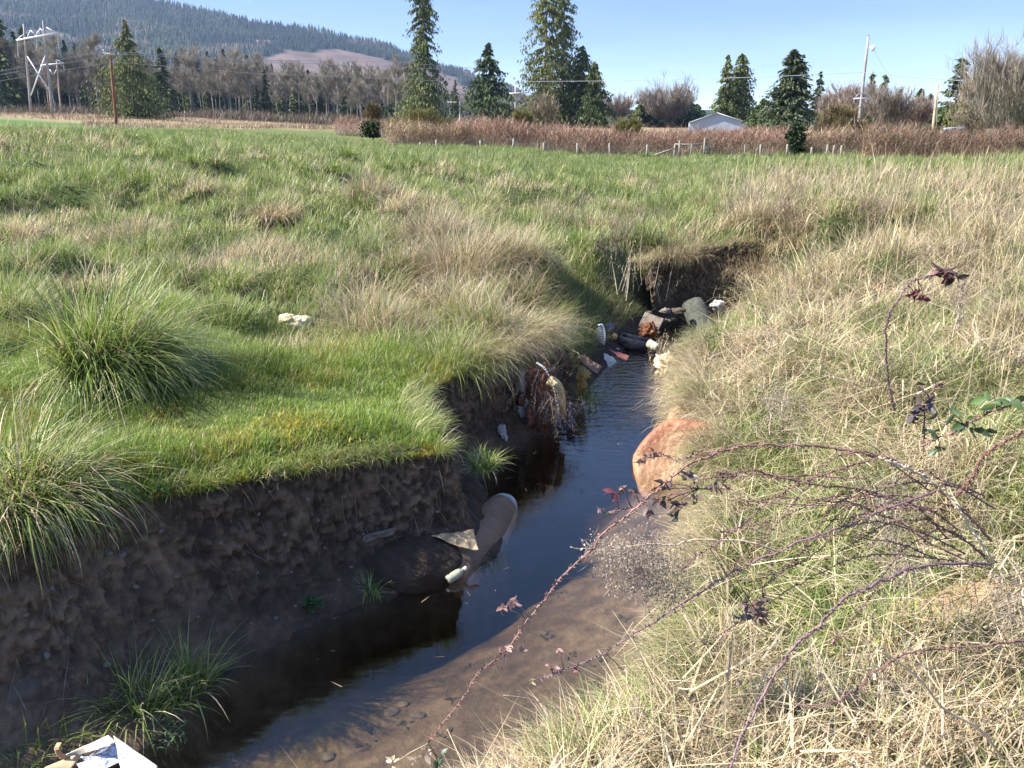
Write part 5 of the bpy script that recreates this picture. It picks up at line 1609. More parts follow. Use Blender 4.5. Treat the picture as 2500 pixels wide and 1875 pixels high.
for i, (dx, dy, r) in enumerate(STN):
    loc = on_bank(dx, dy, r * .3)
    if i < 4:
        o = MB().blob((0, 0, 0), (1, .72, .6), .4, 1.5, 60 + i, 14, 9).build('bank_stone', M['stone'], None, True)
        ST_PROTO.append(o)
    else:
        o = ST_PROTO[i % 4].copy(); COL.objects.link(o)
    o.location = loc; r *= g5.uniform(.6, 1.1); o.scale = (r, r, r * 1.1); o.rotation_euler = (g5.uniform(-.6, .6), g5.uniform(-.6, .6), g5.uniform(0, 6.28))
    tag(o, 'small rounded stone stuck in the dark earth bank', 'stone', 'stones stuck in the dark earth bank')
ST_PROTO[0]['label'] = 'largest oval stone stuck in the dark earth bank'

pp = on_bank(817, 1161, .03)
V, Q = panel([(-.11, .0, -.03), (.10, .03, .02), (.12, .03, .06), (-.09, 0, .02)], 10, .012, 12, 4, .03)
o = MB().add(V, Q).build('wood_chunk', M['wood']); o.location = pp
tag(o, 'flat grey piece of rotten wood stuck in the dark bank', 'wood')
pp = gz(996, 1180, .14)
V, Q = panel([(-.20, .02, .06), (.08, .09, .07), (.115, -.03, -.02), (.0, -.03, .0)], 22, .035, 13, 6, .006)
o = MB().add(V, Q).build('torn_fabric', M['fabric']); o.location = pp
tag(o, 'torn tan scrap of fabric with a frayed edge beside the brown tank', 'fabric scrap')
pp = gz(986, 1250, .02)
e = empty('bottle', pp, 'dull plastic bottle floating neck out beside the brown tank', 'bottle')
V, Q = lathe((-.055, -.03, .005), (.05, .05, .04), [(0, .005), (0, .026), (.1, .030), (.25, .028), (.3, .030), (.6, .030), (.75, .024), (.85, .014), (1, .013)], 18)
MB().add(V, Q).build('body', M['bottle'], e, True)
V, Q = lathe((.045, .046, .038), (.062, .06, .044), [(0, .002), (0, .0155), (1, .0155), (1, .002)], 14)
MB().add(V, Q).build('cap', M['white'], e, True)
pp = on_bank(22, 1500, -.015)
V, Q = lathe((-.16, .02, -.05), (.10, .07, .0), [(0, .01), (.02, .05), (.2, .07), (.6, .075), (.9, .07), (1, .05), (1.01, .01)], 20, .12, 3)
o = MB().add(V, Q).build('buried_pot', M['darkstone'], None, True); o.location = pp
tag(o, 'curved brown rim of a vessel buried in the dark bank by the frame edge', 'vessel')

# --- crumpled white bag at the foot of the bank
def zp(X, Y, z):
    return gz((80 + .1537 * X) / KD, (1760 + .1537 * Y) / KD, z)
e = empty('torn_white_bag', zp(1200, 560, .05), 'torn soiled white bag with silver lining lying under the dark bank', 'bag')
b0 = np.array(e.location)
mb = MB()
for i, c in enumerate(([zp(420, 590, .12), zp(1200, 212, .20), zp(1310, 335, .19), zp(560, 610, .10)], [zp(1280, 235, .20), zp(1985, 720, .12), zp(1900, 1150, .08), zp(1340, 440, .17)], [zp(1340, 440, .17), zp(1900, 1150, .08), zp(1500, 1200, .07), zp(1390, 640, .13)])):
    V, Q = panel(c, 16, .010, 14, 20 + i, .003)
    mb.add(V - b0, Q)
mb.build('outer_skin', M['white'], e, True)
mb = MB()
for i, c in enumerate(([zp(1010, 470, .13), zp(1340, 330, .16), zp(1350, 520, .12), zp(900, 560, .10)], [zp(740, 570, .12), zp(1340, 525, .11), zp(1390, 640, .10), zp(1080, 800, .08)], [zp(690, 680, .11), zp(900, 620, .13), zp(1250, 780, .11), zp(900, 1000, .09)])):
    V, Q = panel(c, 18, .014, 18, 30 + i, .002)
    mb.add(V - b0, Q)
mb.build('silver_lining', M['foil'], e, False)
e = empty('curled_card', zp(450, 700, .06), 'curled tan sheet of card lying over the torn white bag', 'card')
b0 = np.array(e.location)
mb = MB()
pts = [zp(395, 345, .26), zp(345, 440, .24), zp(380, 540, .20), zp(520, 620, .17), zp(640, 640, .16)]
pts2 = [zp(465, 345, .27), zp(430, 430, .25), zp(470, 520, .21), zp(600, 560, .18), zp(765, 535, .20)]
for i in range(4):
    V, Q = panel([pts[i], pts2[i], pts2[i + 1], pts[i + 1]], 6, .002, 9, 3, .003)
    mb.add(V - b0, Q)
V, Q = panel([zp(200, 740, .15), zp(480, 615, .17), zp(765, 535, .20), zp(610, 760, .15)], 12, .012, 8, 5, .003)
mb.add(V - b0, Q)
V, Q = panel([zp(200, 740, .15), zp(610, 760, .15), zp(560, 1100, .10), zp(60, 1050, .10)], 12, .012, 8, 6, .003)
mb.add(V - b0, Q)
mb.build('sheet', M['card'], e, True)

# --- pale lump on the lawn
pp = gp(637, 712)
mb = MB()
mb.blob((-.05, 0, .07), (.12, .10, .085), .5, 2.6, 3, 34, 24).blob((.075, .01, .06), (.10, .08, .07), .5, 2.8, 5, 34, 24).blob((.02, -.04, .05), (.11, .07, .06), .5, 2.6, 8, 30, 20)
o = mb.build('foam_lump', M['foam'], None, True); o.location = pp
tag(o, 'cream coloured lump of foam lying on the bright lawn', 'foam')

# --- rusty rubbish hanging under the yellow green tussock
def R(dx, dy, Y): return gy(dx, dy, Y)
pp = R(1162, 865, 7.75)
o = MB().blob((0, 0, 0), (.15, .20, .31), .8, 4.2, 12, 44, 34).build('rusted_block', M['darkrust'], None, False); o.location = pp
tag(o, 'crumbling rust brown block wedged under the yellow green tussock', 'rusted block')
mb = MB()
mb.blob((0, 0, .12), (.04, .05, .12), .4, 3, 3).blob((.05, 0, -.07), (.035, .05, .10), .4, 3, 4).blob((-.02, 0, -.2), (.05, .05, .08), .4, 3, 6)
o = mb.build('plastic_shreds', M['whiterag'], None, False); o.location = R(1128, 850, 7.72)
tag(o, 'dirty white plastic shreds on the shaded side of the rusted block', 'plastic shreds')
L = smoothline([R(1160, 783, 7.55), R(1180, 800, 7.5), R(1196, 840, 7.5), R(1204, 880, 7.52), R(1209, 925, 7.6)], 24)
c0 = L[0].copy()
mb = MB()
for k in range(23):
    mb.bar(L[k] - c0, L[k + 1] - c0, .028, .008)
o = mb.build('grey_strap', M['strap']); o.location = c0
tag(o, 'flat grey strap bowed over the rusted block', 'strap')
L = smoothline([R(1187, 822, 7.6), R(1203, 832, 7.55), R(1211, 850, 7.55), R(1213, 872, 7.55), R(1212, 897, 7.6)], 20)
c0 = L[0].copy()
o = MB().tube(L - c0, np.interp(np.arange(20), [0, 8, 10, 11, 19], [.05, .042, .036, .04, .038]), 12).build('bent_pipe', M['ptan'], None, True); o.location = c0
tag(o, 'broken tan pipe bent downwards next to the grey strap', 'pipe')
V, Q = panel([R(1226, 885, 7.8), R(1245, 876, 7.85), R(1244, 925, 7.75), R(1222, 935, 7.7)], 12, .03, 9, 8, .004)
o = MB().add(V - V[0], Q).build('dark_sheet', M['navy'], None, True); o.location = V[0]
tag(o, 'navy plastic sheet hanging to the water beside the bent pipe', 'plastic sheet')
mb = MB()
c0 = on_bank(1087, 936, .03)
mb.blob((0, 0, .03), (.035, .03, .05), .9, 5, 7, 24, 18).blob((.015, -.01, -.02), (.022, .016, .07), .9, 5, 9, 24, 18).blob((.035, -.02, -.05), (.016, .016, .05), .9, 5, 11, 24, 18)
o = mb.build('white_rag', M['whiterag'], None, True); o.location = c0
tag(o, 'small knotted white rag lying in the dark recess of the bank', 'rag')
V, Q = panel([gz(1135, 908, .06), gz(1158, 900, .10), gz(1150, 925, .04), gz(1138, 926, .04)], 10, .02, 14, 9, .003)
o = MB().add(V - V[0], Q).build('paper_scrap', M['fabric']); o.location = V[0]
tag(o, 'pale scrap of paper at the waterline under the hanging dead weeds', 'paper scrap')

def tangle(name, tops, fall, n, mat, label, cat, seed, w=.004, spread=.12, L=(.15, .5), col=(.16, .125, .11)):
    """dead weed stems hanging or standing, with small side shoots and seed specks"""
    g = np.random.default_rng(seed)
    B = Blades()
    tops = np.asarray(tops, float)
    base = tops.mean(0)
    k = g.integers(0, len(tops), n)
    P = tops[k] + g.normal(0, spread, (n, 3)) * (1, 1, .6) - base
    az = g.uniform(0, 6.28, n)
    if fall: tilt, bend = g.uniform(1.6, 2.9, n), g.normal(.1, .4, n)
    else: tilt, bend = g.uniform(0, .6, n), g.normal(.2, .4, n)
    Ls = g.uniform(L[0], L[1], n)
    c = np.array(col) * g.uniform(.6, 1.4, (n, 1))
    B.add(P, Ls, az, tilt, bend, np.full(n, w), c, 4)
    i = np.repeat(np.arange(n), 9)
    f = g.uniform(.25, 1, len(i))
    d = np.stack([np.cos(az[i]) * np.sin(tilt[i]), np.sin(az[i]) * np.sin(tilt[i]), np.cos(tilt[i])], 1)
    Q = P[i] + d * (Ls[i] * f)[:, None]
    B.add(Q, g.uniform(.02, .07, len(i)), g.uniform(0, 6.28, len(i)), g.uniform(0, 3, len(i)), g.normal(0, .6, len(i)), np.full(len(i), w * .7), c[i], 2)
    B.add(Q + g.normal(0, .02, Q.shape), g.uniform(.006, .014, len(i)), g.uniform(0, 6.28, len(i)), g.uniform(0, 3, len(i)), g.normal(0, .6, len(i)), g.uniform(.005, .010, len(i)), c[i] * 1.35, 2)
    o = B.build(name, M['twig']); o.location = base
    return tag(o, label, cat)
tangle('dead_weeds', [R(1110, 700, 7.75), R(1120, 760, 7.65), R(1135, 800, 7.55), R(1150, 830, 7.5)], True, 70, 'twig', 'dead grey weeds hanging in the dark recess of the bank', 'dead weeds', 31, .005, .08)
tangle('dead_weeds', [R(1190, 850, 7.45), R(1205, 870, 7.45), R(1180, 870, 7.42), R(1160, 860, 7.4)], True, 60, 'twig', 'dead weeds trailing to the water in front of the rusted block', 'dead weeds', 32, .005, .07, (.15, .42), (.22, .18, .15))
tangle('dead_weeds', [R(1335, 640, 10.6), R(1370, 620, 11.0), R(1400, 640, 11.2)], False, 26, 'twig', 'pale leafless weed stems standing before the dark far bend', 'dead weeds', 33, .008, .14, (.25, .8), (.36, .30, .22))

# --- rubbish at the far bend
pp = gp(1297, 742)
e = empty('wire_rack', pp, 'white comb shaped wire rack standing in the rubbish', 'wire rack')
Yr = pp[1]
mb = MB()
rim = np.array([R(*a, Yr) for a in ((1292, 703), (1301, 702), (1306, 716), (1306, 735), (1301, 748), (1292, 749), (1282, 742), (1272, 738))]) - pp
mb.tube(smoothline(rim, 30), .012, 6)
mb.build('frame', M['white_metal'], e)
mb = MB()
for k in range(11):
    f = k / 10
    a = R(1303 + 3 * min(1, f * 3) - 2 * max(0, f - .8) * 5, 705 + 41 * f, Yr) - pp
    b = R(1288 - 5 * f, 713 + 30 * f, Yr + .02) - pp
    mb.tube([a, (a + b) / 2 + (0, 0, .01), b], .007, 5)
mb.build('tines', M['white_metal'], e)
lump('blue_ball', 'blue', gp(1316, 724) + (0, 0, .09), (.07, .07, .07), 'dull blue ball beside the white wire rack', 'ball', .03)
lump('orange_ball', 'orange', gp(1327, 736) + (0, 0, .05), (.045, .045, .045), 'small faded orange ball in front of the blue ball', 'ball', .05)
V, Q = panel([R(1315, 757, 10.5), R(1322, 757, 10.6), R(1358, 772, 10.5), R(1353, 781, 10.4)], 14, .012, 6, 3, .02)
o = MB().add(V - V[0], Q).build('red_plank', M['red'], None, True); o.location = V[0]
tag(o, 'faded red plastic strip lying slanted in the rubbish', 'plastic strip')
V, Q = panel([R(1302, 764, 10.2), R(1312, 766, 10.3), R(1332, 783, 10.1), R(1310, 798, 9.95)], 16, .05, 9, 13, .005)
o = MB().add(V - V[0], Q).build('pale_cloth', M['whiterag'], None, True); o.location = V[0]
tag(o, 'blueish white cloth draped down to the water below the red strip', 'cloth')
V, Q = panel([R(1304, 740, 10.8), R(1325, 736, 11), R(1340, 750, 10.8), R(1335, 760, 10.6)], 14, .05, 8, 15, .004)
o = MB().add(V - V[0], Q).build('plastic_sheet', M['greenplastic'], None, True); o.location = V[0]
tag(o, 'crumpled pale green plastic sheet below the orange ball', 'plastic sheet')
a, b = R(1386, 690, 11.7), R(1428, 705, 11.6)
o = MB().box((0, 0, 0), (np.linalg.norm(b - a), .26, .05), np.array(Vector(b - a).to_track_quat('X', 'Z').to_matrix()) @ roteul(.7, 0, 0), None, .012).build('brown_board', M['wood']); o.location = (a + b) / 2
tag(o, 'wide brown board leaning on the bank below the dark far bend', 'board')
lump('rusty_scrap', 'darkrust', R(1401, 718, 11.3), (.11, .10, .11), 'lumpy rust red scrap in front of the brown board', 'scrap', .9, 4.5, 17, None, None, 32, 24)
a, b = R(1340, 733, 10.9), R(1402, 748, 10.8)
e = empty('dark_trough', (a + b) / 2, 'long dark trough lying in the rubbish at the water', 'trough')
Rm = np.array(Vector(b - a).to_track_quat('X', 'Z').to_matrix()); Lh = np.linalg.norm(b - a)
mb = MB()
for c, d in (((0, 0, -.06), (Lh, .22, .02)), ((0, -.11, 0), (Lh, .02, .14)), ((0, .11, 0), (Lh, .02, .14)), ((Lh / 2 - .01, 0, 0), (.02, .2, .13)), ((-Lh / 2 + .01, 0, 0), (.02, .2, .13))):
    mb.box(Rm @ np.array(c), d, Rm, None, .004)
mb.build('body', M['navy'], e)
a, b = R(1401, 741, 10.5), R(1421, 752, 10.4)
e = empty('food_can', (a + b) / 2, 'greenish striped can tipped at the end of the dark trough', 'can')
m_ = (a + b) / 2
V, Q = lathe(a - m_, b - m_, [(0, .005), (0, .05), (.04, .054), (.3, .054), (.32, .058), (.36, .054), (.64, .054), (.66, .058), (.7, .054), (.96, .054), (1, .05), (1, .005)], 18)
MB().add(V, Q).build('body', M['bottle'], e, True)
o = MB().blob((0, 0, 0), (.15, .11, .13), 1.0, 4.5, 23, 34, 26).build('pale_bundle', M['foam'], None, True); o.location = gp(1440, 803) + (0.03, 0, .06)
tag(o, 'cream coloured bundle caught in twigs at the sunlit waterline', 'bundle')
tangle('twig_tangle', [gp(1420, 806) + (0, 0, .05), gp(1455, 800) + (0, 0, .08), gp(1437, 790) + (0, 0, .1)], False, 40, 'twig', 'pale drift twigs caught around the cream bundle', 'twigs', 35, .007, .10, (.15, .4), (.45, .36, .24))
c0, c1 = R(1494, 652, 12.45), R(1524, 722, 12.1)
V, Q = lathe((0, 0, 0), c1 - c0, [(-.03, .01), (-.02, .09), (.02, .145), (.08, .165), (.5, .17), (1, .17), (1.2, .17)], 30, .06, 4)
o = MB().add(V, Q).build('concrete_pipe', M['concrete'], None, True); o.location = c0
tag(o, 'mossy grey concrete pipe leaning half buried at the far bend', 'pipe')
o = MB().blob((0, 0, 0), (.10, .06, .08), .6, 2.8, 27, 30, 22).build('white_bucket', M['whiterag'], None, True); o.location = R(1551, 660, 12.4)
tag(o, 'white crumpled plastic caught beside the concrete pipe', 'plastic')
for i, (dx, dy, r, lab) in enumerate(((1437, 672, .075, 'greyish stone tucked between the far bend and the concrete pipe'), (1400, 676, .05, 'small grey stone under the dark far bend'), (1450, 690, .07, 'dark stone close to the concrete pipe'), (1466, 672, .09, 'brownish boulder against the concrete pipe'))):
    lump('stone', 'stone' if i < 2 else 'darkstone', R(dx, dy, 12.1), (r, r * .75, r * .6), lab, 'stone', .55, 2.2, 30 + i, None, None, 22, 16)
V, Q = panel([R(1246, 775, 8.9), R(1262, 770, 9.0), R(1298, 796, 8.9), R(1288, 812, 8.75)], 20, .05, 7, 33, .02)
o = MB().add(V - V[0], Q).build('brown_slab', M['brownrust'], None, True); o.location = V[0]
tag(o, 'rust brown slab leaning from the grass down to the water', 'slab')
o = MB().blob((0, 0, 0), (.05, .04, .13), 1.0, 5, 41, 30, 24).blob((.02, -.02, .07), (.05, .03, .06), 1.0, 5, 42, 24, 18).build('yellow_foam', M['yfoam'], None, False); o.location = R(1256, 822, 8.5)
tag(o, 'ragged piece of yellow foam hanging in front of the brown slab', 'foam')

# --- in the water
for i, (dx, dy, r) in enumerate(((575, 1628, .075), (610, 1640, .06), (845, 1490, .06), (1066, 1638, .055), (900, 1505, .06), (705, 1590, .055), (1175, 1330, .05), (720, 1640, .04), (640, 1655, .05), (870, 1475, .04))):
    p = gz(dx, dy, -.10)
    r *= .75; p[2] = float(H(np.array([p[0]]), np.array([p[1]]))[0]) + r * .05
    lump('streambed_stone', 'bedstone', p, (r, r * .8, r * .4), 'rounded stone lying under the shallow water' , 'stone', .35, 1.5, 50 + i, None, 'stones on the stream bed')
def bed_litter():
    B = Blades()
    n = 34
    x, y = rng.uniform(-1.0, 1.2, n), rng.uniform(3.3, 5.4, n)
    ok = inside(x, y, CREEK) & (poly_dist(x, y, RSH) < 1.4)
    x, y = x[ok], y[ok]
    cx = np.repeat(x, 7) + rng.normal(0, .022, len(x) * 7); cy = np.repeat(y, 7) + rng.normal(0, .022, len(x) * 7)
    z = H(cx, cy)
    m = len(cx)
    B.add(np.stack([cx, cy, z + .006], 1), rng.uniform(.015, .07, m), rng.uniform(0, 6.28, m), rng.uniform(1.3, 1.55, m), rng.normal(0, .15, m), rng.uniform(.006, .022, m), np.array((.045, .042, .03)) * rng.uniform(.6, 1.6, (m, 1)), 3)
    tag(B.build('sunken_litter', M['twig']), 'dark rotting leaves and stalks sunk on the stream bed', 'sunken litter', kind='stuff')
bed_litter()
p = gz(1350, 1460, -.03)
V, Q = panel([p + (-.03, .03, 0), p + (.03, .05, .01), p + (.02, -.05, 0), p + (0, -.05, -.01)], 8, .008, 20, 3, .002)
o = MB().add(V - p, Q).build('green_leaf', mat_rough('leaf_green', (.16, .22, .03), (.30, .34, .06), 12, .6, .2)); o.location = p
tag(o, 'single yellow green leaf drifting in the shallow water', 'leaf')

# --- green plants on the shaded toe of the bank
for i, (dx, dy, r, h, nb, lab) in enumerate(((300, 1545, .11, .30, 130, 'largest green grass clump at the foot of the dark bank'), (420, 1490, .10, .27, 110, 'green grass clump at the waterline beside the largest one'), (370, 1520, .08, .2, 70, 'sparse green grass clump between the two clumps at the waterline'), (200, 1590, .10, .2, 70, 'green grass behind the torn white bag'), (60, 1640, .12, .24, 70, 'green grass at the frame edge beside the torn white bag'), (130, 1630, .10, .2, 60, 'thin green grass leaning over the curled card'), (800, 1275, .05, .13, 40, 'small grass tuft on the bank toe below the flat wood'), (1060, 1090, .10, .18, 160, 'green grass tuft on top of the brown tank'), (1262, 875, .16, .26, 130, 'shaded grass tuft under the yellow foam'))):
    p = gp(dx, dy) if i < 6 else on_bank(dx, dy)
    if i == 7: p = np.array((-.22, 5.95, .34))
    if i == 8: p = gp(dx, dy)
    B = Blades()
    tussock_blades(B, [0.], [0.], [0.], [r * 1.3], [h * 1.25], [nb * 1.7], [.05], [.0075], (.1, -.1), .8, K=5, warm=1.25)
    o = B.build('grass_clump', M['grass']); o.location = p
    tag(o, lab, 'grass clump', 'green grass clumps on the shaded bank')
def leafy(name, p, n, r, c, label, leaf=(.012, .014), h=.03):
    mb = MB(); g = np.random.default_rng(n)
    for k in range(n):
        a = g.uniform(0, 6.28); q = r * math.sqrt(g.random())
        ctr = np.array((math.cos(a) * q, math.sin(a) * q, h * g.random() + .008))
        m = 8; t = np.arange(m) * 2 * np.pi / m
        Rt = roteul(g.normal(0, .5), g.normal(0, .5), g.uniform(0, 6.28))
        ringv = np.stack([np.cos(t) * leaf[0], np.sin(t) * leaf[1], .003 * np.cos(2 * t)], 1) @ Rt.T
        mb.add(np.concatenate([[ctr], ctr + ringv]), None, [(0, 1 + j, 1 + (j + 1) % m) for j in range(m)], np.array(c) * g.uniform(.7, 1.3))
    o = mb.build(name, M['grass']); o.location = p
    return tag(o, label, 'small plant')
leafy('round_leaf_plant', on_bank(676, 1308, .01), 60, .07, (.07, .13, .04), 'round leaved green plant near the waterline on the dark bank')
leafy('round_leaf_plant', on_bank(158, 1160, .02), 14, .035, (.09, .16, .03), 'tiny green seedling on the dark bank below the long bladed tussock')
leafy('clover_plant', on_bank(1000, 1215, .01), 22, .05, (.07, .14, .03), 'small green rosette on the mud before the brown tank', (.008, .02))
leafy('feathery_plant', gp(365, 1625) + (0, 0, .01), 60, .10, (.06, .10, .05), 'grey green feathery plant next to the torn white bag', (.004, .018), .06)
leafy('clover_plant', on_bank(330, 1062, .01), 60, .10, (.11, .19, .04), 'pale clover on the lip of the dark bank, between moss patches', (.012, .013))

# --- fine roots hanging out of the bank
def roots():
    mb = Blades()
    g = np.random.default_rng(77)
    n = 1000
    rows = g.integers(int(nt_ * .42), int(nt_ * .95), n)
    s_ok = np.where((shore_s[:, 1] > 2.6) & (shore_s[:, 1] < 8.2))[0]
    cols = s_ok[g.integers(0, len(s_ok), n)]
    P = np.stack([BX[cols, rows], BY[cols, rows], BZ[cols, rows]], 1) - np.concatenate([nrm[cols], np.zeros((n, 1))], 1) * .012
    az = np.arctan2(-nrm[cols, 1], -nrm[cols, 0]) + g.normal(0, 1.0, n)
    mb.add(P, g.uniform(.05, .30, n), az, g.uniform(1.7, 2.9, n), g.normal(.25, .5, n), g.uniform(.0016, .0036, n), np.array((.17, .13, .10)) * g.uniform(.6, 1.5, (n, 1)), 7, 1.2, .9)
    tag(mb.build('hanging_roots', M['twig']), 'fine roots hanging out of the dark earth bank', 'roots', kind='stuff')
roots()

# ------------------------------------------------------------------ bramble canes over the stream
def leaflet(mb, p, d, L, w, c, g, fold=.35):
    d = d / np.linalg.norm(d)
    s = np.cross(d, g.normal(0, 1, 3)); s /= np.linalg.norm(s) + 1e-9
    nn = np.cross(s, d)
    prof = [(0, .0), (.18, .62), (.3, .78), (.42, 1.0), (.5, .84), (.62, .86), (.72, .58), (.85, .42), (1, 0)]
    V = []
    for t, k in prof:
        m = p + d * L * t - nn * (.22 * t * t * L)
        V += [m, m + s * w * k * .5 + nn * w * k * fold * .5, m - s * w * k * .5 + nn * w * k * fold * .5]
    Q = []
    for i in range(len(prof) - 1):
        a = 3 * i
        Q += [(a, a + 1, a + 4, a + 3), (a + 2, a, a + 3, a + 5)]
    mb.add(V, Q, None, np.array(c) * g.uniform(.7, 1.3))

def cane(label, pts, Ys, r0, r1, mat, leaves=(), cat='bramble cane', thorns=True, seed=0, name='bramble_cane', ground=True):
    g = np.random.default_rng(seed + 400)
    Ys = np.interp(np.linspace(0, 1, len(pts)), np.linspace(0, 1, len(Ys)), Ys)
    P = np.array([gy(a, b, Y) for (a, b), Y in zip(pts, Ys)])
    L = smoothline(P, 8 * len(pts))
    L = L + np.cumsum(g.normal(0, .0034, L.shape), 0) * np.sin(np.pi * np.linspace(0, 1, len(L)))[:, None]
    base = L[0].copy()
    e = empty(name, base, label, cat)
    mb = MB()
    rad = .74 * np.linspace(r0, r1, len(L)) * (1 + .12 * np.sin(np.arange(len(L)) * 1.9))
    mb.tube(L - base, rad, 8)
    if thorns:
        for k in range(2, len(L) - 1):
            for _ in range(2):
                a = g.normal(0, 1, 3); tdir = L[k + 1] - L[k - 1]; tdir /= np.linalg.norm(tdir)
                a -= tdir * np.dot(a, tdir); a /= np.linalg.norm(a)
                q = L[k] + (L[k + 1] - L[k]) * g.random() - base
                mb.tube([q + a * rad[k] * .7, q + a * (rad[k] + .006) + tdir * -.002, q + a * (rad[k] + .010) - tdir * .006], [.0028, .0015, .0003], 5)
    mb.build('stem', M[mat], e, True)
    if leaves:
        mb = MB()
        for (dx, dy, n, size, c) in leaves:
            if n < 9 and sum(c) < .55: n = int(n * 1.35)
            t = gy(dx, dy, 1.0)
            # nearest place on the stem gives the depth of the leaf
            best = min(range(len(L)), key=lambda i: np.hypot(*((L[i][0] / (L[i][1] * CT - (L[i][2] - CAMZ) * ST) * FPX + 1250 - dx * KD), (937.5 - (L[i][1] * ST + (L[i][2] - CAMZ) * CT) / (L[i][1] * CT - (L[i][2] - CAMZ) * ST) * FPX - dy * KD))))
            ctr = gy(dx, dy, L[best][1]) - base
            att = L[best] - base
            mb.tube([att, (att + ctr) / 2 + (0, 0, .006), ctr], [.0022, .0018, .0014], 5, np.array(c) * .8)
            for k in range(n):
                d = g.normal(0, 1, 3) * (1, 1, .7) + (0, 0, -.35)
                leaflet(mb, ctr + g.normal(0, size * .22, 3), d, size * g.uniform(.7, 1.25), size * g.uniform(.4, .62), c, g, g.uniform(.1, .6))
        mb.build('leaves', M['leafred'], e)
    return e
RB = (.16, .06, .065); PK = (.34, .20, .17); PU = (.13, .085, .075); GN = (.05, .085, .035)
def zz(o, s, pts): return [((o[0] + s * x) / KD, (o[1] + s * y) / KD) for x, y in pts]
Z7 = lambda pts: zz((1800, 900), .31646, pts)
Z5 = lambda pts: zz((1200, 1000), .31646, pts)
Z6 = lambda pts: zz((1200, 1400), .31646, pts)
Z8 = lambda pts: zz((1800, 1375), .31646, pts)
ZA = lambda pts: zz((1700, 400), .36166, pts)
cane('longest arching bramble cane reaching across the water to the lower frame edge', Z7([(1960, 1330), (1800, 1150), (1620, 980), (1440, 810), (1250, 705), (1090, 660), (850, 595), (560, 558), (300, 545), (60, 580)]) + Z5([(1850, 300), (1640, 395), (1430, 530), (1260, 660), (1080, 800), (900, 960), (740, 1110), (600, 1270), (480, 1430), (365, 1570)]) + Z6([(220, 490), (100, 600), (-40, 720)]) + [(1010, 1502), (960, 1562), (925, 1606)], (2.95, 2.95, 2.9, 2.8, 2.7, 2.6, 2.5), .0075, .0030, 'redcane',
     [(1108, 1300, 7, .032, PK), (1085, 1312, 5, .03, PK), (1090, 1402, 6, .03, PK), (1125, 1405, 5, .028, PK), (920, 1622, 7, .035, (.35, .27, .2)), (945, 1640, 6, .035, GN), (850, 1650, 6, .03, (.55, .45, .28)), (900, 1640, 5, .035, (.45, .36, .24))], seed=1)
cane('greenish thick bramble stem rising beside the red one at the root', Z7([(1980, 1500), (1840, 1290), (1690, 1110), (1500, 890), (1300, 780), (1090, 685)]), (2.92, 2.9, 2.86), .0095, .006, 'drystem', seed=2)
cane('purple bramble cane crossing the slope to a pale bud over the water', Z7([(1530, 950), (1320, 1015), (1050, 1100), (820, 1180), (600, 1240), (300, 1370), (0, 1545)]) + Z6([(1600, 130), (1440, 225), (1300, 310), (1050, 460), (830, 630), (680, 700), (510, 765), (350, 830)]), (2.95, 2.85, 2.75, 2.7, 2.65), .0065, .003, 'purpcane',
     [(1345, 1500 / 1.0 * .965, 4, .026, PK), (1190, 1440, 5, .024, RB), (1150, 1470, 3, .02, (.45, .4, .2)), (1240, 1445, 5, .026, RB), (1205, 1400, 3, .022, PK)], seed=3)
cane('smooth purple cane arching down to the lower frame edge', Z7([(1960, 1510), (1780, 1498), (1560, 1495), (1330, 1515)]) + Z8([(1180, 50), (1000, 140), (830, 220), (650, 370), (500, 520), (350, 680), (200, 920), (80, 1130), (0, 1330)]) + Z6([(1850, 1420), (1800, 1640)]), (2.8, 2.65, 2.5, 2.35, 2.2), .0075, .0055, 'purpcane', seed=4)
cane('thin brown cane low over the grass in the lower corner', Z8([(2300, 590), (2100, 615), (1720, 650), (1480, 690), (1250, 740), (1110, 820), (980, 890), (830, 980), (680, 1050), (420, 1085)]), (2.55, 2.5, 2.45, 2.45), .005, .002, 'canebark', seed=5)
cane('red bramble cane climbing out past the frame edge', Z7([(1690, 990), (1750, 900), (1850, 740), (2000, 590), (2150, 490), (2350, 380)]), (2.95, 2.85, 2.7), .0065, .0055, 'redcane', seed=6)
cane('dark bramble cane from the leafy corner with green leaves', Z7([(1360, 840), (1180, 930), (1420, 600), (1650, 490), (1850, 410), (2050, 310), (2350, 210)])[2:], (3.0, 2.95, 2.85, 2.8), .0045, .0045, 'redcane',
     [(2150, 865, 3, .055, (.075, .125, .04)), (2195, 862, 3, .055, (.075, .125, .04)), (2085, 915, 3, .05, (.06, .10, .04)), (2060, 895, 3, .045, (.055, .085, .04)), (2010, 930, 4, .045, (.055, .09, .04)), (2030, 965, 3, .05, (.09, .13, .05)), (2110, 930, 3, .06, (.04, .07, .04))], seed=7)
cane('bramble cane rising alone with wine red leaves at its curved tip', ZA([(1340, 1660), (1310, 1560), (1280, 1340), (1270, 1150), (1300, 980), (1380, 850), (1480, 785), (1570, 755), (1650, 735)]), (3.9, 3.8, 3.75, 3.7), .0075, .004, 'purpcane',
     [(2045, 590, 8, .055, (.10, .055, .05)), (2062, 597, 6, .05, (.08, .055, .045)), (2035, 598, 5, .05, (.20, .09, .08)), (1975, 632, 6, .04, (.17, .045, .055)), (1995, 640, 6, .04, (.19, .05, .06)), (1985, 628, 4, .035, (.15, .05, .05))], seed=8)
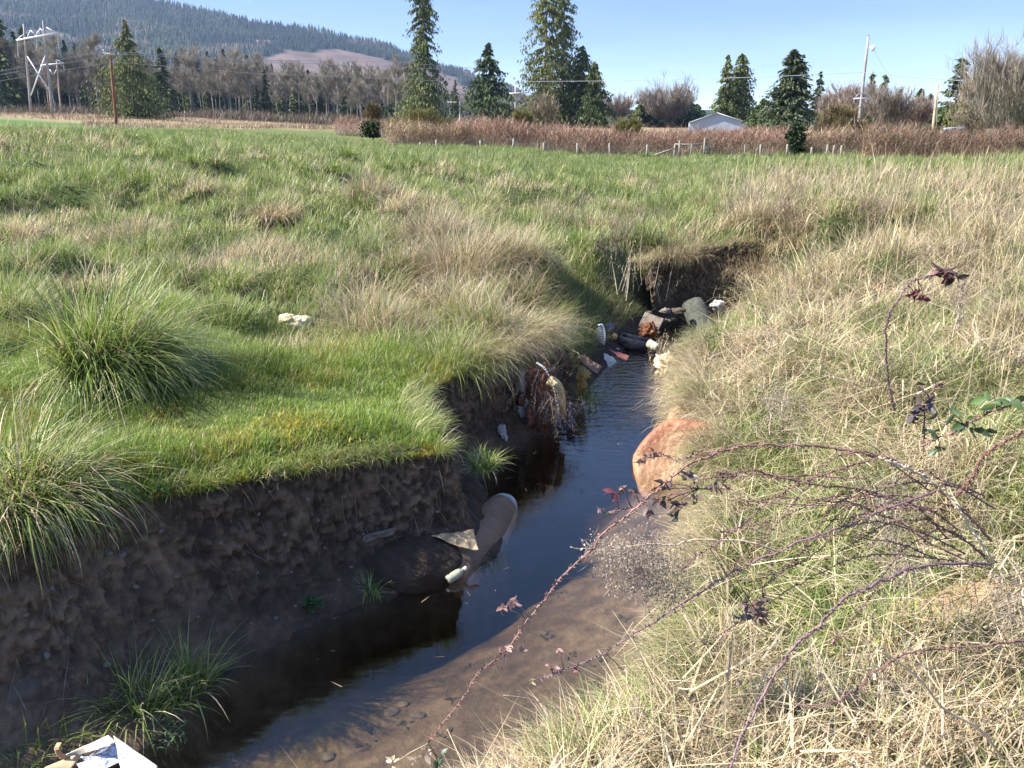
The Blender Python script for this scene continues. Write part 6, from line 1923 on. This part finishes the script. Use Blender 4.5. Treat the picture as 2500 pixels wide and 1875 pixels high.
cane('thin bramble cane level above the green patch of the slope', Z7([(1000, 850), (700, 830), (350, 805), (100, 820), (-160, 850)]) + Z5([(1800, 600), (1600, 610)]), (2.95, 3.0, 3.1), .0045, .003, 'canebark',
     [(1440, 1045, 6, .04, PU), (1410, 1060, 6, .04, PU), (1465, 1085, 7, .045, PU), (1490, 1030, 6, .04, (.12, .085, .08)), (1425, 1090, 6, .04, (.10, .07, .07)), (1400, 1100, 5, .04, PU), (1462, 1110, 5, .04, (.10, .11, .07))], seed=9)
cane('dark bramble cane under the level one, ending in purple leaves', Z7([(1080, 965), (900, 918), (560, 880), (250, 852), (0, 872), (-140, 900)]) + Z5([(1900, 600), (1680, 625), (1500, 690), (1250, 735), (1000, 785), (900, 795)]), (3.0, 2.95, 2.9, 2.85), .0055, .0025, 'canebark',
     [(1330, 1062, 5, .034, (.22, .07, .08)), (1345, 1055, 4, .032, PU), (1295, 1100, 4, .022, PK), (1305, 1108, 3, .02, GN), (1370, 1060, 5, .034, PU), (1500, 1070, 5, .04, PU), (1545, 1050, 5, .04, PU)], seed=10)
cane('short dark side shoot in front of the orange tank', Z5([(1800, 320), (1600, 335), (1430, 390), (1330, 345), (1240, 370)]), (3.1, 3.2, 3.3), .0045, .0025, 'canebark', [(1395, 985, 5, .035, PU), (1380, 992, 4, .03, PU), (1410, 978, 4, .03, (.14, .10, .09))], seed=11)
cane('thin brown cane bridging the slope below the root stems', Z7([(1640, 1105), (1480, 1060), (1330, 1035), (1000, 1000), (400, 1015), (0, 1010)]), (3.0, 3.05, 3.1), .004, .003, 'canebark', seed=12)
cane('reddish thin cane slanting under the purple cane', Z7([(1740, 1470), (1500, 1350), (1300, 1270), (1000, 1180), (660, 1130), (240, 1070), (0, 1100)]), (2.9, 2.95, 3.0), .0045, .003, 'redcane', seed=13)
cane('dark side cane curving off under the main arch', Z7([(1090, 690), (900, 745), (700, 800), (520, 880), (370, 970), (180, 1110), (0, 1260)]) + Z5([(1800, 1030), (1600, 1160), (1450, 1250)]), (2.85, 2.85, 2.85), .005, .0035, 'canebark', [(1610, 1310, 5, .04, PU), (1640, 1330, 6, .045, PU)], seed=14)
cane('withered bramble shoot with curled purple leaves in the straw', Z8([(260, 470), (180, 360), (130, 330), (60, 345)]), (2.9, 2.9), .003, .002, 'canebark', [(1640, 1325, 6, .05, PU), (1615, 1338, 5, .05, (.10, .09, .11)), (1660, 1300, 5, .04, PU)], seed=15)
cane('dark stem with shrivelled leaves among the straw by the leafy corner', Z7([(1440, 640), (1440, 480), (1500, 270), (1560, 150), (1590, 125)]), (3.3, 3.3), .0045, .003, 'canebark', [(1990, 880, 6, .05, (.09, .07, .08)), (1975, 900, 6, .05, (.10, .075, .08)), (1985, 840, 4, .05, PU), (2010, 870, 4, .05, (.10, .09, .09))], seed=16)

# thinner canes filling the tangle
gt = np.random.default_rng(123)
for k in range(11):
    rx, ry = gt.uniform(1960, 2200), gt.uniform(1060, 1240)
    L_ = gt.uniform(260, 620)
    rise = gt.uniform(20, 130)
    n_ = 6
    t_ = np.linspace(0, 1, n_)
    drop = gt.uniform(-20, 190)
    pts = [(rx - L_ * t - 10 * math.sin(9 * t + k), ry - rise * math.sin(math.pi * min(1, t * 1.15)) + drop * t * t) for t in t_]
    lv = [(pts[-1][0] + gt.normal(0, 8), pts[-1][1] + gt.normal(0, 8), 3, .026, (.17, .10, .085)), (pts[-2][0], pts[-2][1] + 8, 2, .024, (.15, .085, .075))] if k % 2 else ()
    e_ = cane('thin brown bramble cane tangled among the thick arching canes', pts, (3.0, 2.95, 3.0), .0042, .0018, 'canebark', lv, 'bramble cane', True, 30 + k)
    e_['group'] = 'thin canes of the bramble tangle'
def floating():
    B = Blades(); g = np.random.default_rng(12)
    n = 900
    x, y = g.uniform(-1.4, 1.4, n), g.uniform(3.2, 7.5, n)
    ok = inside(x, y, CREEK)
    x, y = x[ok], y[ok]
    dr_, dl_ = poly_dist(x, y, RSH), poly_dist(x, y, LSH)
    ok = g.random(len(x)) < .75 * np.exp(-dr_ / .14) + .55 * np.exp(-dl_ / .06) + .06
    x, y = x[ok], y[ok]; n = len(x)
    c = np.where((g.random(n) < .6)[:, None], np.array((.40, .31, .19)), np.array((.10, .07, .045))) * g.uniform(.6, 1.2, (n, 1))
    B.add(np.stack([x, y, np.full(n, .004)], 1), g.uniform(.012, .09, n), g.uniform(0, 6.28, n), np.full(n, 1.56), g.normal(0, .02, n), g.uniform(.002, .007, n), c, 2)
    tag(B.build('floating_debris', M['straw']), 'bits of straw and leaf floating along the water edges', 'floating debris', kind='stuff')
floating()

# pale dry weed stalk with seed heads over the water
def dry_weed(label, pts, Ys, heads, seed, hn=150, spread=(.07, .05, .06)):
    e = cane(label, pts, Ys, .006, .0025, 'drystem', (), 'dry weed', False, seed, 'dry_weed')
    base = np.array(e.location)
    g = np.random.default_rng(seed)
    B = Blades()
    for (dx, dy, Y, k) in heads:
        c = gy(dx, dy, Y) - base
        n = int(hn * k)
        P = c + g.normal(0, 1, (n, 3)) * np.array(spread) * k
        B.add(P, g.uniform(.02, .06, n), g.uniform(0, 6.28, n), g.uniform(0, 3.1, n), g.normal(0, .8, n), np.full(n, .0022), np.array((.34, .27, .20)) * g.uniform(.6, 1.3, (n, 1)), 3)
        m = n * 3
        Q = P[g.integers(0, n, m)] + g.normal(0, .012, (m, 3))
        B.add(Q, g.uniform(.006, .013, m), g.uniform(0, 6.28, m), g.uniform(0, 3.1, m), g.normal(0, .6, m), g.uniform(.005, .009, m), np.array((.33, .27, .21)) * g.uniform(.6, 1.3, (m, 1)), 2)
    B.build('seed_heads', M['straw'], e)
    return e
dry_weed('pale dry weed stalk with hanging seed heads over the shallow water', Z5([(2200, 1090), (2000, 1030), (1700, 995), (1400, 1030), (1050, 1068), (750, 1060), (610, 1060)]), (3.1, 3.0, 2.9), [(1380, 1195, 2.95, 1.0), (1410, 1215, 2.95, 1.0), (1350, 1215, 2.95, .8), (1395, 1240, 2.95, .9), (1350, 1250, 2.92, .6), (1430, 1250, 3.0, .9), (1330, 1188, 2.9, .5), (1290, 1190, 2.9, .35), (1455, 1275, 3.0, .8), (1370, 1225, 2.95, .9), (1400, 1265, 2.95, .8), (1420, 1190, 3.0, .8), (1440, 1300, 3.0, .7), (1470, 1240, 3.05, .9)], 21, 105)
dry_weed('dead grey weed heap with seed fluff beside the bramble root', Z7([(1250, 1460), (1200, 1300), (1120, 1100), (1050, 900)]), (3.3, 3.4), [(1925, 1150, 3.3, 1.0), (1915, 1120, 3.3, .9), (1935, 1185, 3.3, 1.0), (1945, 1220, 3.3, 1.0), (1960, 1250, 3.2, .8), (1910, 1060, 3.4, .8), (1940, 1075, 3.4, .8)], 22, 110)
dry_weed('dead grey weed with seed fluff at the frame edge by the bramble root', Z8([(2212, 330), (2160, 150), (2080, -60)]), (2.7, 2.8), [(2190, 1290, 2.75, .9), (2200, 1330, 2.7, .9), (2175, 1250, 2.8, .7)], 23, 110)
dry_weed('dead brown weed stalk standing in the straw near the orange tank', Z5([(2150, 200), (2130, 60), (2110, -90)]), (4.6, 4.6), [(1685, 875, 4.7, 1.0), (1690, 900, 4.7, 1.0), (1680, 850, 4.7, .8)], 24, 110)
dry_weed('dead grey weed spike standing tall in the straw behind the wine red leaves', ZA([(1730, 1180), (1760, 980), (1790, 800)]), (4.6, 4.6), [(2078, 615, 4.6, .5), (2076, 640, 4.6, .5), (2070, 665, 4.6, .5), (2074, 690, 4.6, .4)], 25, 90, (.03, .03, .05))
for i, (dx, dy, lab) in enumerate(((1385, 480, 'brown dead weed in the meadow, nearest the far bend'), (1345, 505, 'low brown dead weed on the bank crest'), (1312, 545, 'wide brown dead weed patch above the shaded grass'), (1600, 440, 'dark brown dead weed beyond the far bend'), (1690, 470, 'dark brown dead weed in the straw past the far bend'), (1880, 480, 'dark dead weed clump high on the straw slope'), (1215, 480, 'lone grey dead weed stem in the green meadow'))):
    p = gp(dx, dy + 18)
    s = p[1] / 12
    tangle('dead_weeds', [p + (-.1 * s, 0, .05), p + (.1 * s, .05, .05), p + (0, 0, .1)], False, 60, 'twig', lab, 'dead weeds', 60 + i, .006 * s, .13, (.25, .6), (.20, .145, .12))

# single straws reaching out over the water at the lower edge
g6 = np.random.default_rng(91)
STRAWS = [([(1440, 1840), (1385, 1720), (1360, 1590)], 0), (Z6([(880, 1300), (650, 1140), (450, 1030), (280, 965), (90, 938)]), 0), (Z6([(1300, 960), (1100, 1000), (950, 1040), (800, 1110)]), 0), (Z6([(1400, 1100), (1220, 800), (1130, 580), (1060, 430)]), 0), (Z6([(1250, 960), (1150, 840), (1050, 720), (940, 590)]), 0), (Z6([(1100, 980), (1000, 860), (900, 740), (820, 630)]), 0), (Z6([(900, 1280), (840, 1200), (760, 1080), (650, 950)]), 0), (Z6([(520, 1480), (505, 1330), (510, 1200), (520, 1100)]), 0), (Z6([(650, 1440), (580, 1340), (490, 1230)]), 0), (Z6([(720, 1400), (640, 1285), (530, 1350), (565, 1470)]), 0), (Z6([(1550, 330), (1400, 420), (1200, 540), (1020, 645)]), 0), (Z8([(2080, 1560), (1880, 1290), (1600, 1130), (1430, 920), (1240, 760), (1080, 670)]), 0), (Z8([(2170, 960), (2130, 600), (2090, 300), (2050, 0)]) , 0), (Z7([(2050, 1580), (1980, 1250), (1880, 950), (1840, 740)]), 0), (Z8([(1220, 100), (1060, 95), (940, 85), (780, 95), (700, 120), (570, 190)]), 0), (Z5([(1480, 1010), (1560, 950), (1640, 870)]), 0), (Z7([(1000, 1040), (780, 1040), (560, 1065), (300, 1100)]), 0), (Z6([(900, 1330), (760, 1265), (600, 1215)]), 0)]
for i, (pts, k) in enumerate(STRAWS):
    if i == 0: continue
    Yb = [gp(*pts[0])[1] - .03, gp(*pts[0])[1] - .2]
    P = np.array([gy(a, b, Y) for (a, b), Y in zip(pts, np.linspace(Yb[0], Yb[1], len(pts)))])
    L = smoothline(P, 18)
    o = MB().tube(L - L[0], np.linspace(.0034, .0012, 18) * (1.7 if i in (11, 14, 16) else 1), 5).build('straw_stalk', M['drystem'], None, True)
    o.location = L[0]
    tag(o, 'single pale dry grass stalk standing clear of the matted straw', 'straw stalk', 'single dry stalks over the stream bank')
haze()
